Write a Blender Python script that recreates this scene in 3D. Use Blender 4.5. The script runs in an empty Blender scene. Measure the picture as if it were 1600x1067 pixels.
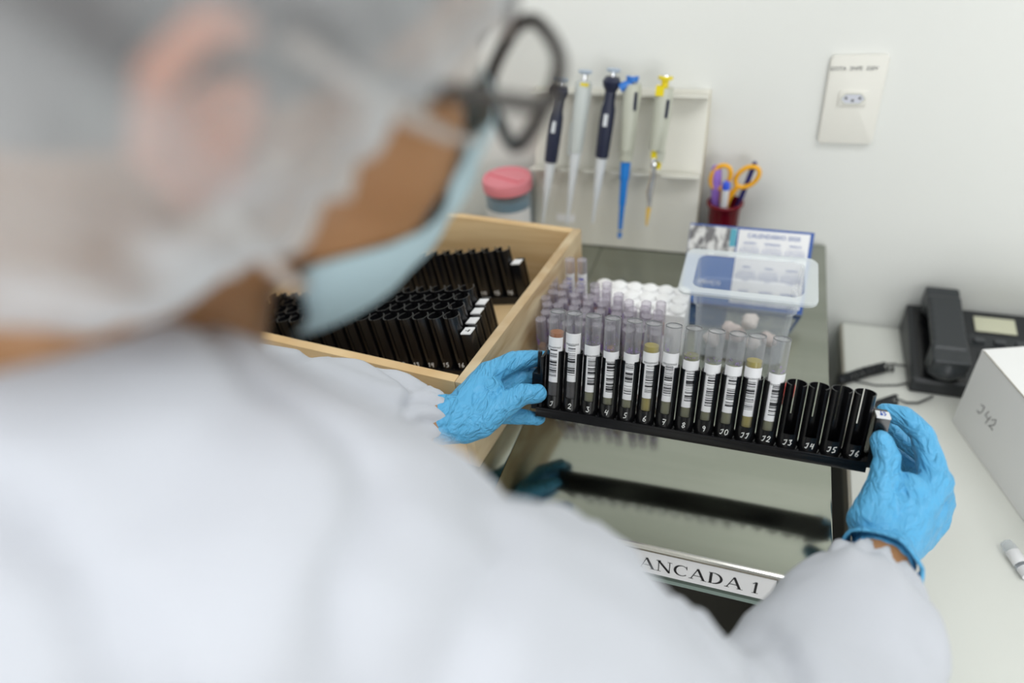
import bpy, bmesh, math, random
from mathutils import Vector, Matrix, noise
random.seed(7)
PI = math.pi
sc = bpy.context.scene
COL = sc.collection

# ------------------------------------------------------------------ camera, world, lights, exposure
def cam_matrix():
    yaw, pitch, roll = [math.radians(a) for a in (22.94, 37.92, -6.65)]
    cy, sy, cp, sp = math.cos(yaw), math.sin(yaw), math.cos(pitch), math.sin(pitch)
    f = Vector((-sy*cp, cy*cp, -sp)); r = Vector((cy, sy, 0)); u = r.cross(f)
    cr, sr = math.cos(roll), math.sin(roll)
    r2 = r*cr + u*sr; u2 = u*cr - r*sr
    m = Matrix((r2, u2, -f)).transposed().to_4x4()
    m.translation = (0, 0, 1.45)
    return m
cd = bpy.data.cameras.new('camera'); cam = bpy.data.objects.new('camera', cd); COL.objects.link(cam)
cam.matrix_world = cam_matrix(); cd.sensor_width = 36; cd.lens = 1067/1600*36
cd.clip_start = .02
cd.dof.use_dof = True; cd.dof.focus_distance = .664; cd.dof.aperture_fstop = 1.7; cd.dof.aperture_blades = 9
sc.camera = cam
sc.view_settings.view_transform = 'Standard'; sc.view_settings.look = 'None'
sc.view_settings.gamma = 1; sc.view_settings.exposure = 0.0; sc.view_settings.use_curve_mapping = False
w = bpy.data.worlds.new('world'); sc.world = w; w.use_nodes = True
w.node_tree.nodes['Background'].inputs[0].default_value = (.9, .95, 1, 1)
w.node_tree.nodes['Background'].inputs[1].default_value = .3
def area(name, loc, sx, sy, power, rot=(0, 0, 0), col=(1, .98, .95)):
    l = bpy.data.lights.new(name, 'AREA'); l.shape = 'RECTANGLE'; l.size = sx; l.size_y = sy; l.energy = power; l.color = col
    o = bpy.data.objects.new(name, l); COL.objects.link(o); o.location = loc; o.rotation_euler = rot
    return o
def aim(p, q): return (Vector(q)-Vector(p)).to_track_quat('-Z', 'Y').to_euler()
area('ceiling_panel_light', (-.9, -.3, 2.62), 1.2, .6, 10, col=(.96, .98, 1))
area('ceiling_panel_light', (.75, .2, 2.62), 1.2, .6, 13, col=(.96, .98, 1))
area('ceiling_panel_light', (0, -1.9, 2.62), 1.6, .6, 9, col=(.96, .98, 1))
area('added_fill_light', (-1.5, -2.9, 1.4), 1.6, 1.3, 24, aim((-1.5, -2.9, 1.4), (-.2, .9, .9)), col=(.97, .985, 1))  # added low fill from behind the camera, no window is built there
area('added_fill_light', (1.3, -2.2, 1.15), 1.6, 1.2, 30, aim((1.3, -2.2, 1.15), (0, .9, .9)), col=(.97, .985, 1))  # second added fill, standing inside the room to lift wall and cheek

# ------------------------------------------------------------------ materials
def mat(name, col, rough=.5, metal=0, spec=.5, **k):
    m = bpy.data.materials.new(name); m.use_nodes = True
    b = m.node_tree.nodes['Principled BSDF']
    b.inputs['Base Color'].default_value = (*col, 1); b.inputs['Roughness'].default_value = rough
    b.inputs['Metallic'].default_value = metal; b.inputs['Specular IOR Level'].default_value = spec
    for a, v in k.items(): b.inputs[a.replace('_', ' ')].default_value = v
    return m
def srgb(r, g, b):
    return tuple(((c/255)/12.92 if c/255 <= .04045 else ((c/255+.055)/1.055)**2.4) for c in (r, g, b))
def node(m, t): return m.node_tree.nodes.new(t)
def link(m, a, b): m.node_tree.links.new(a, b)
def bsdf(m): return m.node_tree.nodes['Principled BSDF']
def add_noise_color(m, c1, c2, scale=(8, 8, 8), detail=4, lo=.35, hi=.65, coord='Object', dist=0):
    tc = node(m, 'ShaderNodeTexCoord'); mp = node(m, 'ShaderNodeMapping'); mp.inputs['Scale'].default_value = scale
    n = node(m, 'ShaderNodeTexNoise'); n.inputs['Scale'].default_value = 1; n.inputs['Detail'].default_value = detail; n.inputs['Distortion'].default_value = dist
    r = node(m, 'ShaderNodeValToRGB'); r.color_ramp.elements[0].position = lo; r.color_ramp.elements[1].position = hi
    r.color_ramp.elements[0].color = (*c1, 1); r.color_ramp.elements[1].color = (*c2, 1)
    link(m, tc.outputs[coord], mp.inputs[0]); link(m, mp.outputs[0], n.inputs[0]); link(m, n.outputs[0], r.inputs[0]); link(m, r.outputs[0], bsdf(m).inputs['Base Color'])
    return n
def add_bump(m, scale, strength=.3, dist=.001, detail=3, distortion=0, coord='Object', vec=(1, 1, 1)):
    tc = node(m, 'ShaderNodeTexCoord'); mp = node(m, 'ShaderNodeMapping'); mp.inputs['Scale'].default_value = vec
    n = node(m, 'ShaderNodeTexNoise'); n.inputs['Scale'].default_value = scale; n.inputs['Detail'].default_value = detail; n.inputs['Distortion'].default_value = distortion
    b = node(m, 'ShaderNodeBump'); b.inputs['Strength'].default_value = strength; b.inputs['Distance'].default_value = dist
    link(m, tc.outputs[coord], mp.inputs[0]); link(m, mp.outputs[0], n.inputs[0]); link(m, n.outputs[0], b.inputs['Height']); link(m, b.outputs[0], bsdf(m).inputs['Normal'])
def clear(name, tint=(.9, .92, .93), body=.12, edge=.55, rough=.08, bodycol=(.75, .77, .78)):
    """thin clear plastic: see-through facing on, milkier and more reflective at grazing angles"""
    m = bpy.data.materials.new(name); m.use_nodes = True; nt = m.node_tree; nt.nodes.clear()
    out = nt.nodes.new('ShaderNodeOutputMaterial'); tr = nt.nodes.new('ShaderNodeBsdfTransparent'); tr.inputs[0].default_value = (*tint, 1)
    pr = nt.nodes.new('ShaderNodeBsdfPrincipled'); pr.inputs['Base Color'].default_value = (*bodycol, 1); pr.inputs['Roughness'].default_value = rough
    lw = nt.nodes.new('ShaderNodeLayerWeight'); lw.inputs[0].default_value = .35
    mr = nt.nodes.new('ShaderNodeMapRange'); mr.inputs['To Min'].default_value = body; mr.inputs['To Max'].default_value = edge
    mx = nt.nodes.new('ShaderNodeMixShader')
    nt.links.new(lw.outputs['Facing'], mr.inputs['Value']); nt.links.new(mr.outputs[0], mx.inputs[0])
    nt.links.new(tr.outputs[0], mx.inputs[1]); nt.links.new(pr.outputs[0], mx.inputs[2]); nt.links.new(mx.outputs[0], out.inputs[0])
    return m

M = {}
M['wall'] = mat('wall_paint', srgb(233, 234, 230), .55); add_bump(M['wall'], 60, .05, .001)
M['ceiling'] = mat('ceiling_paint', (.82, .82, .8), .8)
M['floor'] = mat('floor_vinyl', srgb(128, 122, 110), .4); add_noise_color(M['floor'], srgb(118, 112, 100), srgb(138, 132, 120), (5, 5, 5))
M['steel'] = mat('brushed_steel', srgb(150, 153, 143), .115, 1.0); add_noise_color(M['steel'], srgb(146, 150, 139), srgb(157, 160, 150), (3, 25, 3), 3)
M['steel_edge'] = mat('polished_steel_rim', srgb(215, 213, 208), .18, 1)
M['green_metal'] = mat('grey_green_metal', srgb(112, 128, 122), .3, .55)
M['green_leg'] = mat('pale_green_metal', srgb(160, 180, 174), .35, .3)
M['bench'] = mat('white_laminate', srgb(228, 229, 222), .35)
M['bench_edge'] = mat('beige_edge_band', srgb(168, 162, 148), .5)
M['bench_side'] = mat('dark_grey_panel', srgb(95, 92, 84), .5)
M['side_bench'] = mat('grey_laminate', srgb(150, 146, 135), .4)
M['black'] = mat('black_plastic', (.006, .006, .007), .24, spec=.5)
M['ink_white'] = mat('white_marker_ink', (.9, .9, .88), .6)
M['paper'] = mat('white_paper', (.86, .86, .87), .6)
M['ink_black'] = mat('black_ink', (.015, .015, .018), .5)
M['ink_blue'] = mat('blue_ink', srgb(40, 90, 190), .5)
M['tube'] = clear('clear_tube_plastic', (.95, .95, .955), .10, .75, .10, (.50, .51, .53))
M['rim_refraction'] = mat('painted_rim_refraction', srgb(120, 122, 124), .2)  # grey paints the dark refraction line round the clear tube mouths
M['tube_far'] = clear('clear_tube_plastic_far', (.94, .92, .95), .13, .75, .15, (.60, .57, .63))
M['tub'] = clear('clear_tub_plastic', (.93, .94, .96), .16, .6, .1, (.78, .82, .85))
M['tub_rim'] = clear('milky_tub_rim', (.92, .94, .95), .55, .8, .2, (.82, .87, .89))
M['jar'] = clear('clear_jar_plastic', (.88, .92, .94), .2, .6, .1, (.7, .75, .77))
M['lens'] = clear('spectacle_lens', (.96, .96, .95), .05, .3, .03)
M['wood'] = mat('pale_pine', srgb(222, 190, 140), .5); add_noise_color(M['wood'], srgb(206, 168, 116), srgb(236, 208, 162), (3, 3, 34), 5, .3, .7, dist=1.2)
M['wood_face'] = mat('weathered_pine', srgb(205, 180, 140), .45); add_noise_color(M['wood_face'], srgb(178, 146, 104), srgb(224, 206, 172), (10, 9, 30), 5, .3, .7, dist=1.5)
M['skin'] = mat('brown_skin', srgb(150, 108, 72), .5, Subsurface_Weight=.12, Subsurface_Scale=.01); bsdf(M['skin']).inputs['Subsurface Radius'].default_value = (1, .4, .2)
add_noise_color(M['skin'], srgb(160, 114, 74), srgb(174, 130, 90), (9, 9, 9), 3)
M['ear'] = mat('warm_ear_skin', srgb(205, 140, 110), .5, Subsurface_Weight=.3, Subsurface_Scale=.01)
M['hair'] = mat('dark_grey_hair', srgb(66, 60, 62), .6); add_noise_color(M['hair'], srgb(48, 42, 44), srgb(96, 88, 90), (14, 60, 14), 4)
M['gown'] = mat('white_nonwoven_gown', srgb(200, 203, 211), .75); add_bump(M['gown'], 14, .5, .006, 3, .6)
M['glove'] = mat('blue_nitrile', srgb(94, 178, 226), .40, spec=.35); add_bump(M['glove'], 62, 1.0, .0055, 2, 1.6, vec=(1.5, .5, 1.6))
M['mask'] = mat('pale_blue_mask', srgb(188, 212, 220), .8)
M['strap'] = mat('white_elastic', srgb(200, 190, 182), .8)
M['frame'] = mat('tortoise_black_frame', srgb(34, 24, 20), .3)
M['tooth'] = mat('eye_white', (.8, .8, .78), .3)
M['lip'] = mat('lip_skin', srgb(140, 80, 66), .5)
M['iris'] = mat('dark_iris', (.03, .015, .01), .2)

def cap_material():
    m = bpy.data.materials.new('sheer_white_cap'); m.use_nodes = True; nt = m.node_tree; nt.nodes.clear()
    out = nt.nodes.new('ShaderNodeOutputMaterial'); tr = nt.nodes.new('ShaderNodeBsdfTransparent')
    pr = nt.nodes.new('ShaderNodeBsdfPrincipled'); pr.inputs['Base Color'].default_value = (.72, .74, .76, 1); pr.inputs['Roughness'].default_value = .8
    lw = nt.nodes.new('ShaderNodeLayerWeight'); lw.inputs[0].default_value = .5
    tc = nt.nodes.new('ShaderNodeTexCoord'); n = nt.nodes.new('ShaderNodeTexNoise'); n.inputs['Scale'].default_value = 22; n.inputs['Detail'].default_value = 2; n.inputs['Distortion'].default_value = .8
    mr = nt.nodes.new('ShaderNodeMapRange'); mr.inputs['From Min'].default_value = .3; mr.inputs['From Max'].default_value = .7; mr.inputs['To Min'].default_value = .16; mr.inputs['To Max'].default_value = .52
    a = nt.nodes.new('ShaderNodeMath'); a.operation = 'MULTIPLY_ADD'; a.inputs[1].default_value = .45
    mx = nt.nodes.new('ShaderNodeMixShader')
    nt.links.new(tc.outputs['Object'], n.inputs[0]); nt.links.new(n.outputs[0], mr.inputs['Value'])
    nt.links.new(lw.outputs['Facing'], a.inputs[0]); nt.links.new(mr.outputs[0], a.inputs[2]); nt.links.new(a.outputs[0], mx.inputs[0])
    nt.links.new(tr.outputs[0], mx.inputs[1]); nt.links.new(pr.outputs[0], mx.inputs[2]); nt.links.new(mx.outputs[0], out.inputs[0])
    return m
M['cap'] = cap_material()

def barcode_material():
    """white label, printed bars across it; UV: u across, v up the label"""
    m = mat('barcode_label', (.86, .86, .88), .5)
    tc = node(m, 'ShaderNodeTexCoord'); sx = node(m, 'ShaderNodeSeparateXYZ'); link(m, tc.outputs['UV'], sx.inputs[0])
    oi = node(m, 'ShaderNodeObjectInfo')
    def math_(op, a, b=None, c=None):
        n = node(m, 'ShaderNodeMath'); n.operation = op
        for i, v in enumerate((a, b, c)):
            if v is None: continue
            if isinstance(v, (int, float)): n.inputs[i].default_value = v
            else: link(m, v, n.inputs[i])
        return n.outputs[0]
    u, v = sx.outputs[0], sx.outputs[1]
    fl = math_('FLOOR', math_('MULTIPLY', v, 100)); wn = node(m, 'ShaderNodeTexWhiteNoise'); wn.noise_dimensions = '1D'
    link(m, math_('MULTIPLY_ADD', oi.outputs['Random'], 37.3, fl), wn.inputs['W'])
    bars = math_('GREATER_THAN', wn.outputs['Value'], .46)
    mask = math_('MULTIPLY', math_('MULTIPLY', math_('GREATER_THAN', v, .13), math_('LESS_THAN', v, .76)), math_('MULTIPLY', math_('GREATER_THAN', u, .30), math_('LESS_THAN', u, .70)))
    bar = math_('MULTIPLY', bars, mask)
    # little line of text beside the bars, as broken dashes
    vo = node(m, 'ShaderNodeTexNoise'); vo.inputs['Scale'].default_value = 95; vo.inputs['Detail'].default_value = 0; link(m, tc.outputs['UV'], vo.inputs[0])
    txt = math_('MULTIPLY', math_('GREATER_THAN', vo.outputs[0], .50), math_('MULTIPLY', math_('MULTIPLY', math_('GREATER_THAN', v, .76), math_('LESS_THAN', v, .80)), math_('MULTIPLY', math_('GREATER_THAN', u, .12), math_('LESS_THAN', u, .88))))
    ink = math_('MAXIMUM', bar, txt)
    mx = node(m, 'ShaderNodeMix'); mx.data_type = 'RGBA'; mx.inputs[6].default_value = (.86, .86, .88, 1); mx.inputs[7].default_value = (.03, .03, .035, 1)
    link(m, ink, mx.inputs[0]); link(m, mx.outputs[2], bsdf(m).inputs['Base Color'])
    return m
M['barcode'] = barcode_material()

# ------------------------------------------------------------------ mesh helpers
class MB:
    def __init__(s): s.v = []; s.f = []; s.uv = {}
    def add(s, vs, fs, T=None):
        n = len(s.v)
        for p in vs:
            p = Vector(p); s.v.append(T @ p if T else p)
        for f in fs: s.f.append([i+n for i in f])
        return n
    def box(s, c, d, T=None, taper=1.0):
        x, y, z = [a/2 for a in d]; c = Vector(c)
        vs = [c+Vector((i*x*(taper if k > 0 else 1), j*y*(taper if k > 0 else 1), k*z)) for k in (-1, 1) for j in (-1, 1) for i in (-1, 1)]
        s.add(vs, [(0, 2, 3, 1), (4, 5, 7, 6), (0, 1, 5, 4), (2, 6, 7, 3), (0, 4, 6, 2), (1, 3, 7, 5)], T); return s
    def lathe(s, prof, n=24, T=None, a0=0, a1=2*PI, close=None):
        """prof: (r,z) list; full turn unless a0,a1"""
        full = abs(a1-a0-2*PI) < 1e-6; m = n if full else n+1; vs = []
        for r, z in prof:
            for i in range(m):
                a = a0+(a1-a0)*i/n; vs.append((r*math.sin(a), -r*math.cos(a), z))
        fs = []
        for j in range(len(prof)-1):
            for i in range(n):
                k = (i+1) % m; fs.append((j*m+i, j*m+k, (j+1)*m+k, (j+1)*m+i))
        if full and close != 'none':
            if prof[0][0] > 1e-6 and close != 'top': fs.append(list(range(m))[::-1])
            if prof[-1][0] > 1e-6 and close != 'bottom': fs.append([(len(prof)-1)*m+i for i in range(m)])
        s.add(vs, fs, T); return s
    def shell(s, a0, a1, ro, ri, z0, z1, n=8, T=None):
        """piece of a thick-walled pipe between two angles"""
        vs = []
        for i in range(n+1):
            a = a0+(a1-a0)*i/n; sa, ca = math.sin(a), -math.cos(a)
            vs += [(ro*sa, ro*ca, z0), (ro*sa, ro*ca, z1), (ri*sa, ri*ca, z1), (ri*sa, ri*ca, z0)]
        fs = []
        for i in range(n):
            b = 4*i
            for k in range(4): fs.append((b+k, b+4+k, b+4+(k+1) % 4, b+(k+1) % 4))
        fs += [(0, 1, 2, 3), (4*n+3, 4*n+2, 4*n+1, 4*n)]
        s.add(vs, fs, T); return s
    def tube(s, pts, r, n=8, T=None, closed=False, flat=1.0, up=None):
        """pipe along points; r may be a list; flat squeezes one side"""
        pts = [Vector(p) for p in pts]; m = len(pts); vs = []; prev = None
        for i, p in enumerate(pts):
            if closed: d = pts[(i+1) % m]-pts[i-1]
            else: d = pts[min(i+1, m-1)]-pts[max(i-1, 0)]
            d.normalize()
            if up is not None: a = Vector(up)
            elif prev is not None: a = prev
            else: a = Vector((0, 0, 1)) if abs(d.z) < .9 else Vector((1, 0, 0))
            a = (a-d*a.dot(d)).normalized(); prev = a; b = d.cross(a)
            rr = r[i] if isinstance(r, (list, tuple)) else r
            for k in range(n):
                t = 2*PI*k/n; vs.append(p+a*(rr*flat*math.cos(t))+b*(rr*math.sin(t)))
        fs = []; q = m if closed else m-1
        for i in range(q):
            for k in range(n):
                j = (i+1) % m; fs.append((i*n+k, i*n+(k+1) % n, j*n+(k+1) % n, j*n+k))
        if not closed: fs += [list(range(n))[::-1], [(m-1)*n+k for k in range(n)]]
        s.add(vs, fs, T); return s
    def sphere(s, c, r, n=14, T=None, m=None):
        r = r if isinstance(r, (tuple, list)) else (r, r, r); m = m or n//2+1; vs = [(c[0], c[1], c[2]-r[2])]
        for j in range(1, m):
            t = PI*j/m
            for i in range(n): a = 2*PI*i/n; vs.append((c[0]+r[0]*math.sin(t)*math.cos(a), c[1]+r[1]*math.sin(t)*math.sin(a), c[2]-r[2]*math.cos(t)))
        vs.append((c[0], c[1], c[2]+r[2])); fs = []
        for i in range(n): fs.append((0, 1+(i+1) % n, 1+i))
        for j in range(m-2):
            for i in range(n): a = 1+j*n; b = a+n; k = (i+1) % n; fs.append((a+i, a+k, b+k, b+i))
        a = 1+(m-2)*n; e = len(vs)-1
        for i in range(n): fs.append((a+i, a+(i+1) % n, e))
        s.add(vs, fs, T); return s
    def capsule(s, p, q, r0, r1, n=14, T=None):
        p, q = Vector(p), Vector(q); d = q-p; L = d.length
        if L < 1e-6: return s.sphere(p, r0, n, T)
        Q = d.to_track_quat('Z', 'Y').to_matrix().to_4x4(); Q.translation = p
        prof = [(r0*math.cos(t), r0*math.sin(t)) for t in [-PI/2*(1-k/5) for k in range(6)]]
        prof += [(r1*math.cos(t), L+r1*math.sin(t)) for t in [PI/2*k/5 for k in range(6)]]
        prof[0] = (1e-5, prof[0][1]); prof[-1] = (1e-5, prof[-1][1])
        s.lathe(prof, n, (T @ Q) if T else Q); return s
    def plate(s, pts, h, T=None):
        """extrude a polygon in xy by h in z"""
        n = len(pts); s.add([(x, y, 0) for x, y in pts]+[(x, y, h) for x, y in pts], [list(range(n))[::-1], [n+i for i in range(n)]]+[(i, (i+1) % n, n+(i+1) % n, n+i) for i in range(n)], T); return s
    def build(s, name, m, parent=None, sharp=35, bevel=0, T=None, seg=2):
        me = bpy.data.meshes.new(name); me.from_pydata([tuple(v) for v in s.v], [], s.f); me.validate()
        bm = bmesh.new(); bm.from_mesh(me); bmesh.ops.recalc_face_normals(bm, faces=bm.faces)
        if bevel:
            es = [e for e in bm.edges if len(e.link_faces) == 2 and e.calc_face_angle(0) > .6]
            bmesh.ops.bevel(bm, geom=es, offset=bevel, segments=seg, affect='EDGES', profile=.6, clamp_overlap=True)
        bm.to_mesh(me); bm.free()
        me.polygons.foreach_set('use_smooth', [True]*len(me.polygons)); me.set_sharp_from_angle(angle=math.radians(sharp))
        me.materials.append(M[m] if isinstance(m, str) else m)
        o = bpy.data.objects.new(name, me); COL.objects.link(o)
        if parent: o.parent = parent
        if T: o.matrix_basis = T
        return o
def tag(o, label, cat, group=None, kind=None):
    o['label'] = label; o['category'] = cat
    if group: o['group'] = group
    if kind: o['kind'] = kind
    return o
def struct(o): o['kind'] = 'structure'; return o
def empty(name, T, label, cat, group=None):
    o = bpy.data.objects.new(name, None); COL.objects.link(o); o.empty_display_size = .02
    o.matrix_world = T if isinstance(T, Matrix) else Matrix.Translation(T)
    return tag(o, label, cat, group)
def dup(root, T, label=None, group=None, skip=()):
    r = root.copy(); COL.objects.link(r); r.matrix_world = T
    if label: r['label'] = label
    if group: r['group'] = group
    for ch in root.children:
        if ch.name.split('.')[0] in skip: continue
        c = ch.copy(); COL.objects.link(c); c.parent = r; c.matrix_basis = ch.matrix_basis.copy()
        for g in ch.children:
            d = g.copy(); COL.objects.link(d); d.parent = c; d.matrix_basis = g.matrix_basis.copy()
    return r
def blob(mb, name, m, parent, voxel, smooth=6, fn=None, T=None):
    """union of the overlapping closed shapes as one continuous surface"""
    me = bpy.data.meshes.new('tmp'); me.from_pydata([tuple(v) for v in mb.v], [], mb.f)
    bm = bmesh.new(); bm.from_mesh(me); bmesh.ops.recalc_face_normals(bm, faces=bm.faces); bm.to_mesh(me); bm.free()
    o = bpy.data.objects.new('tmp', me); COL.objects.link(o)
    r = o.modifiers.new('r', 'REMESH'); r.mode = 'VOXEL'; r.voxel_size = voxel
    s = o.modifiers.new('s', 'SMOOTH'); s.factor = .5; s.iterations = smooth
    dg = bpy.context.evaluated_depsgraph_get(); dg.update()
    nm = bpy.data.meshes.new_from_object(o.evaluated_get(dg)); bpy.data.objects.remove(o)
    nm.name = name
    if fn:
        ns = [v.normal.copy() for v in nm.vertices]
        for v, nn in zip(nm.vertices, ns): v.co = fn(v.co, nn)
    nm.polygons.foreach_set('use_smooth', [True]*len(nm.polygons))
    nm.materials.clear(); nm.materials.append(M[m])
    ob = bpy.data.objects.new(name, nm); COL.objects.link(ob)
    if parent: ob.parent = parent
    if T: ob.matrix_basis = T
    return ob
# stroke digits (x 0..0.6, y 0..1)
DIG = {'0': [[(.3, 1), (.08, .8), (.05, .35), (.25, 0), (.5, .15), (.55, .65), (.3, 1)]],
 '1': [[(.05, .72), (.32, 1), (.26, .5), (.22, .02)]],
 'J': [[(.05, .78), (.42, 1), (.36, .45), (.22, .04), (.02, .12)]],
 '2': [[(.05, .75), (.25, 1), (.5, .8), (.4, .5), (.05, .05), (.3, .1), (.58, .02)]],
 '3': [[(.05, .92), (.45, .98), (.25, .58), (.5, .35), (.35, .03), (.03, .1)]],
 '4': [[(.18, 1), (.05, .45), (.5, .5)], [(.5, .9), (.4, 0)]],
 '5': [[(.52, 1), (.15, .95), (.12, .58), (.45, .5), (.45, .12), (.05, .02)]],
 '6': [[(.45, 1), (.12, .55), (.1, .12), (.38, 0), (.52, .25), (.35, .48), (.12, .35)]],
 '7': [[(.03, .95), (.52, .98), (.28, 0)], [(.1, .5), (.48, .55)]],
 '8': [[(.3, .52), (.08, .78), (.3, 1), (.5, .78), (.3, .52), (.05, .25), (.28, 0), (.52, .22), (.3, .52)]],
 '9': [[(.5, .72), (.25, .52), (.08, .78), (.3, 1), (.5, .75), (.42, .35), (.35, 0)]],
 '-': [[(.1, .5), (.5, .5)]], 'B': [[(.1, 1), (.1, 0), (.45, .1), (.45, .4), (.1, .52), (.4, .62), (.4, .92), (.1, 1)]]}
def scribble(mb, txt, mapf, h, r, slant=.12, gap=.72, jit=.03, center=True):
    W = len(txt)*gap*h-.12*h; x0 = -W/2 if center else 0
    for i, ch in enumerate(txt):
        for st in DIG[ch]:
            pts = []
            for a, b in st:
                pts.append(mapf(x0+(i*gap+a+slant*b+random.uniform(-jit, jit))*h, (b+random.uniform(-jit, jit))*h))
            q = []
            for a, b in zip(pts[:-1], pts[1:]): q += [a, a.lerp(b, .5)]
            mb.tube(q+[pts[-1]], r, 5)
def text_mesh(txt, size, name, m, parent, T, ext=.0002, align='CENTER'):
    cu = bpy.data.curves.new(name, 'FONT'); cu.body = txt; cu.size = size; cu.extrude = ext; cu.align_x = align; cu.align_y = 'CENTER'; cu.resolution_u = 3
    o = bpy.data.objects.new(name, cu); COL.objects.link(o)
    dg = bpy.context.evaluated_depsgraph_get(); dg.update()
    me = bpy.data.meshes.new_from_object(o.evaluated_get(dg)); bpy.data.objects.remove(o)
    me.materials.clear(); me.materials.append(M[m])
    ob = bpy.data.objects.new(name, me); COL.objects.link(ob)
    if parent: ob.parent = parent
    ob.matrix_basis = T
    return ob
def RT(loc, rx=0, ry=0, rz=0):
    return Matrix.Translation(loc) @ Matrix.Rotation(rz, 4, 'Z') @ Matrix.Rotation(ry, 4, 'Y') @ Matrix.Rotation(rx, 4, 'X')
def frame(x, up, loc):
    x = Vector(x).normalized(); up = Vector(up); up = (up-x*up.dot(x)).normalized(); y = up.cross(x)
    m = Matrix((x, y, up)).transposed().to_4x4(); m.translation = loc; return m
FRONT = RT((0, 0, 0), rx=PI/2)      # text facing -Y

ST = .887      # steel top height
WT = .748      # white bench top height
YW = .995      # face of back wall

# ------------------------------------------------------------------ room
def slab(name, c, d, m): return struct(MB().box(c, d).build(name, m))
slab('floor', (0, -1.0, -.05), (5, 4.2, .1), 'floor')
slab('ceiling', (0, -1.0, 2.7), (5, 4.2, .1), 'ceiling')
slab('wall_back', (0, YW+.06, 1.33), (5, .12, 2.75), 'wall')
slab('wall_left', (-2.5, -1, 1.33), (.12, 4.2, 2.75), 'wall')
slab('wall_right', (2.3, -1, 1.33), (.12, 4.2, 2.75), 'wall')
slab('wall_front', (0, -3.1, 1.33), (5, .12, 2.75), 'wall')

# ------------------------------------------------------------------ steel bench
X0, X1, Y0, Y1 = -.2185, .1105, .394, .990
sb = empty('steel_bench', (-.054, .69, 0), 'narrow steel-topped bench with grey-green frame and a printed paper sign on its front', 'bench')
off = Vector((.054, -.69, 0))
def L(b): b.v = [v+off for v in b.v]; return b
L(MB().box(((X0+X1)/2, (Y0+Y1)/2, ST-.006), (X1-X0, Y1-Y0, .012))).build('top', 'steel', sb, bevel=.0015)
rim = MB().tube([(X0, Y0+.001, ST-.0028), (X1, Y0+.001, ST-.0028)], .0034, 10); L(rim).build('front_rim', 'steel_edge', sb)
L(MB().box(((X0+X1)/2, Y0+.008, ST-.031), (X1-X0, .012, .038))).build('apron', 'green_metal', sb)
L(MB().box(((X0+.068)/2, Y0+.02, ST-.060), (.068-X0, .018, .020))).build('rail', 'green_leg', sb)
for lx, ly in ((X0+.02, Y0+.032), (X1-.021, Y0+.032), (X0+.02, Y1-.03), (X1-.021, Y1-.03)):
    L(MB().box((lx, ly, (ST-.05)/2), (.041, .04, ST-.05))).build('leg', 'green_leg', sb, bevel=.002)
L(MB().box(((X0+X1)/2, (Y0+Y1)/2, .25), (X1-X0-.05, Y1-Y0-.05, .02))).build('lower_shelf', 'bench_side', sb)
sg = MB().box((-.030, Y0-.0005, ST-.0230), (.188, .0012, .034)); sign = L(sg).build('paper_sign', 'paper', sb)
# serif letters as varying-width strokes
def stroke(mb, p, q, wd):
    p, q = Vector((p[0], p[1], 0)), Vector((q[0], q[1], 0)); d = (q-p).normalized(); n = Vector((-d.y, d.x, 0))*wd/2
    mb.add([p+n, p-n, q-n, q+n], [(0, 1, 2, 3)])
def arc(mb, cx, cy, rx, ry, a0, a1, wf, n=16):
    vs = []
    for i in range(n+1):
        a = math.radians(a0+(a1-a0)*i/n); c = Vector((cx+rx*math.cos(a), cy+ry*math.sin(a), 0)); d = Vector((math.cos(a), math.sin(a), 0)); wd = wf(a)
        vs += [c-d*wd/2, c+d*wd/2]
    mb.add(vs, [(2*i, 2*i+1, 2*i+3, 2*i+2) for i in range(n)])
TH, TN, SF = .14, .045, .035
def serif_letter(ch):
    mb = MB()
    def sf(x, y, wd=.26): stroke(mb, (x-wd/2, y), (x+wd/2, y), SF)
    if ch == 'A':
        stroke(mb, (.1, .02), (.42, .98), TN); stroke(mb, (.42, 1.0), (.78, .02), TH); stroke(mb, (.2, .34), (.64, .34), TN); sf(.1, .018); sf(.78, .018, .32); adv = .92
    elif ch == 'N':
        stroke(mb, (.14, 0), (.14, .98), TN); stroke(mb, (.12, .98), (.74, .02), TH); stroke(mb, (.74, 0), (.74, .98), TN); sf(.14, .018); sf(.12, .982); sf(.74, .982); adv = .92
    elif ch == 'C':
        arc(mb, .44, .5, .36, .47, 42, 318, lambda a: TN+(TH-TN)*max(0, -math.cos(a))); stroke(mb, (.70, .98), (.72, .68), TN); adv = .84
    elif ch == 'D':
        stroke(mb, (.18, 0), (.18, 1), TH); arc(mb, .3, .5, .44, .48, -90, 90, lambda a: TN+(TH-TN)*max(0, math.cos(a))); stroke(mb, (.05, .982), (.3, .982), SF); stroke(mb, (.05, .018), (.3, .018), SF); adv = .92
    elif ch == 'B':
        stroke(mb, (.18, 0), (.18, 1), TH); arc(mb, .3, .76, .24, .22, -90, 90, lambda a: TN+(TH-TN)*max(0, math.cos(a))); arc(mb, .3, .27, .32, .25, -90, 90, lambda a: TN+(TH-TN)*max(0, math.cos(a)))
        stroke(mb, (.05, .982), (.3, .982), SF); stroke(mb, (.05, .018), (.3, .018), SF); adv = .8
    elif ch == '1':
        stroke(mb, (.25, 0), (.25, 1), .12); stroke(mb, (.08, .84), (.25, .98), TN); sf(.25, .018, .32); adv = .6
    else: adv = .34
    return mb, adv
wr = MB(); x = 0; hgt = .0172
for ch in 'BANCADA 1':
    g, adv = serif_letter(ch); wr.add([Vector((x+v.x*hgt, v.y*hgt, 0)) for v in g.v], g.f); x += adv*hgt*1.04
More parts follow.
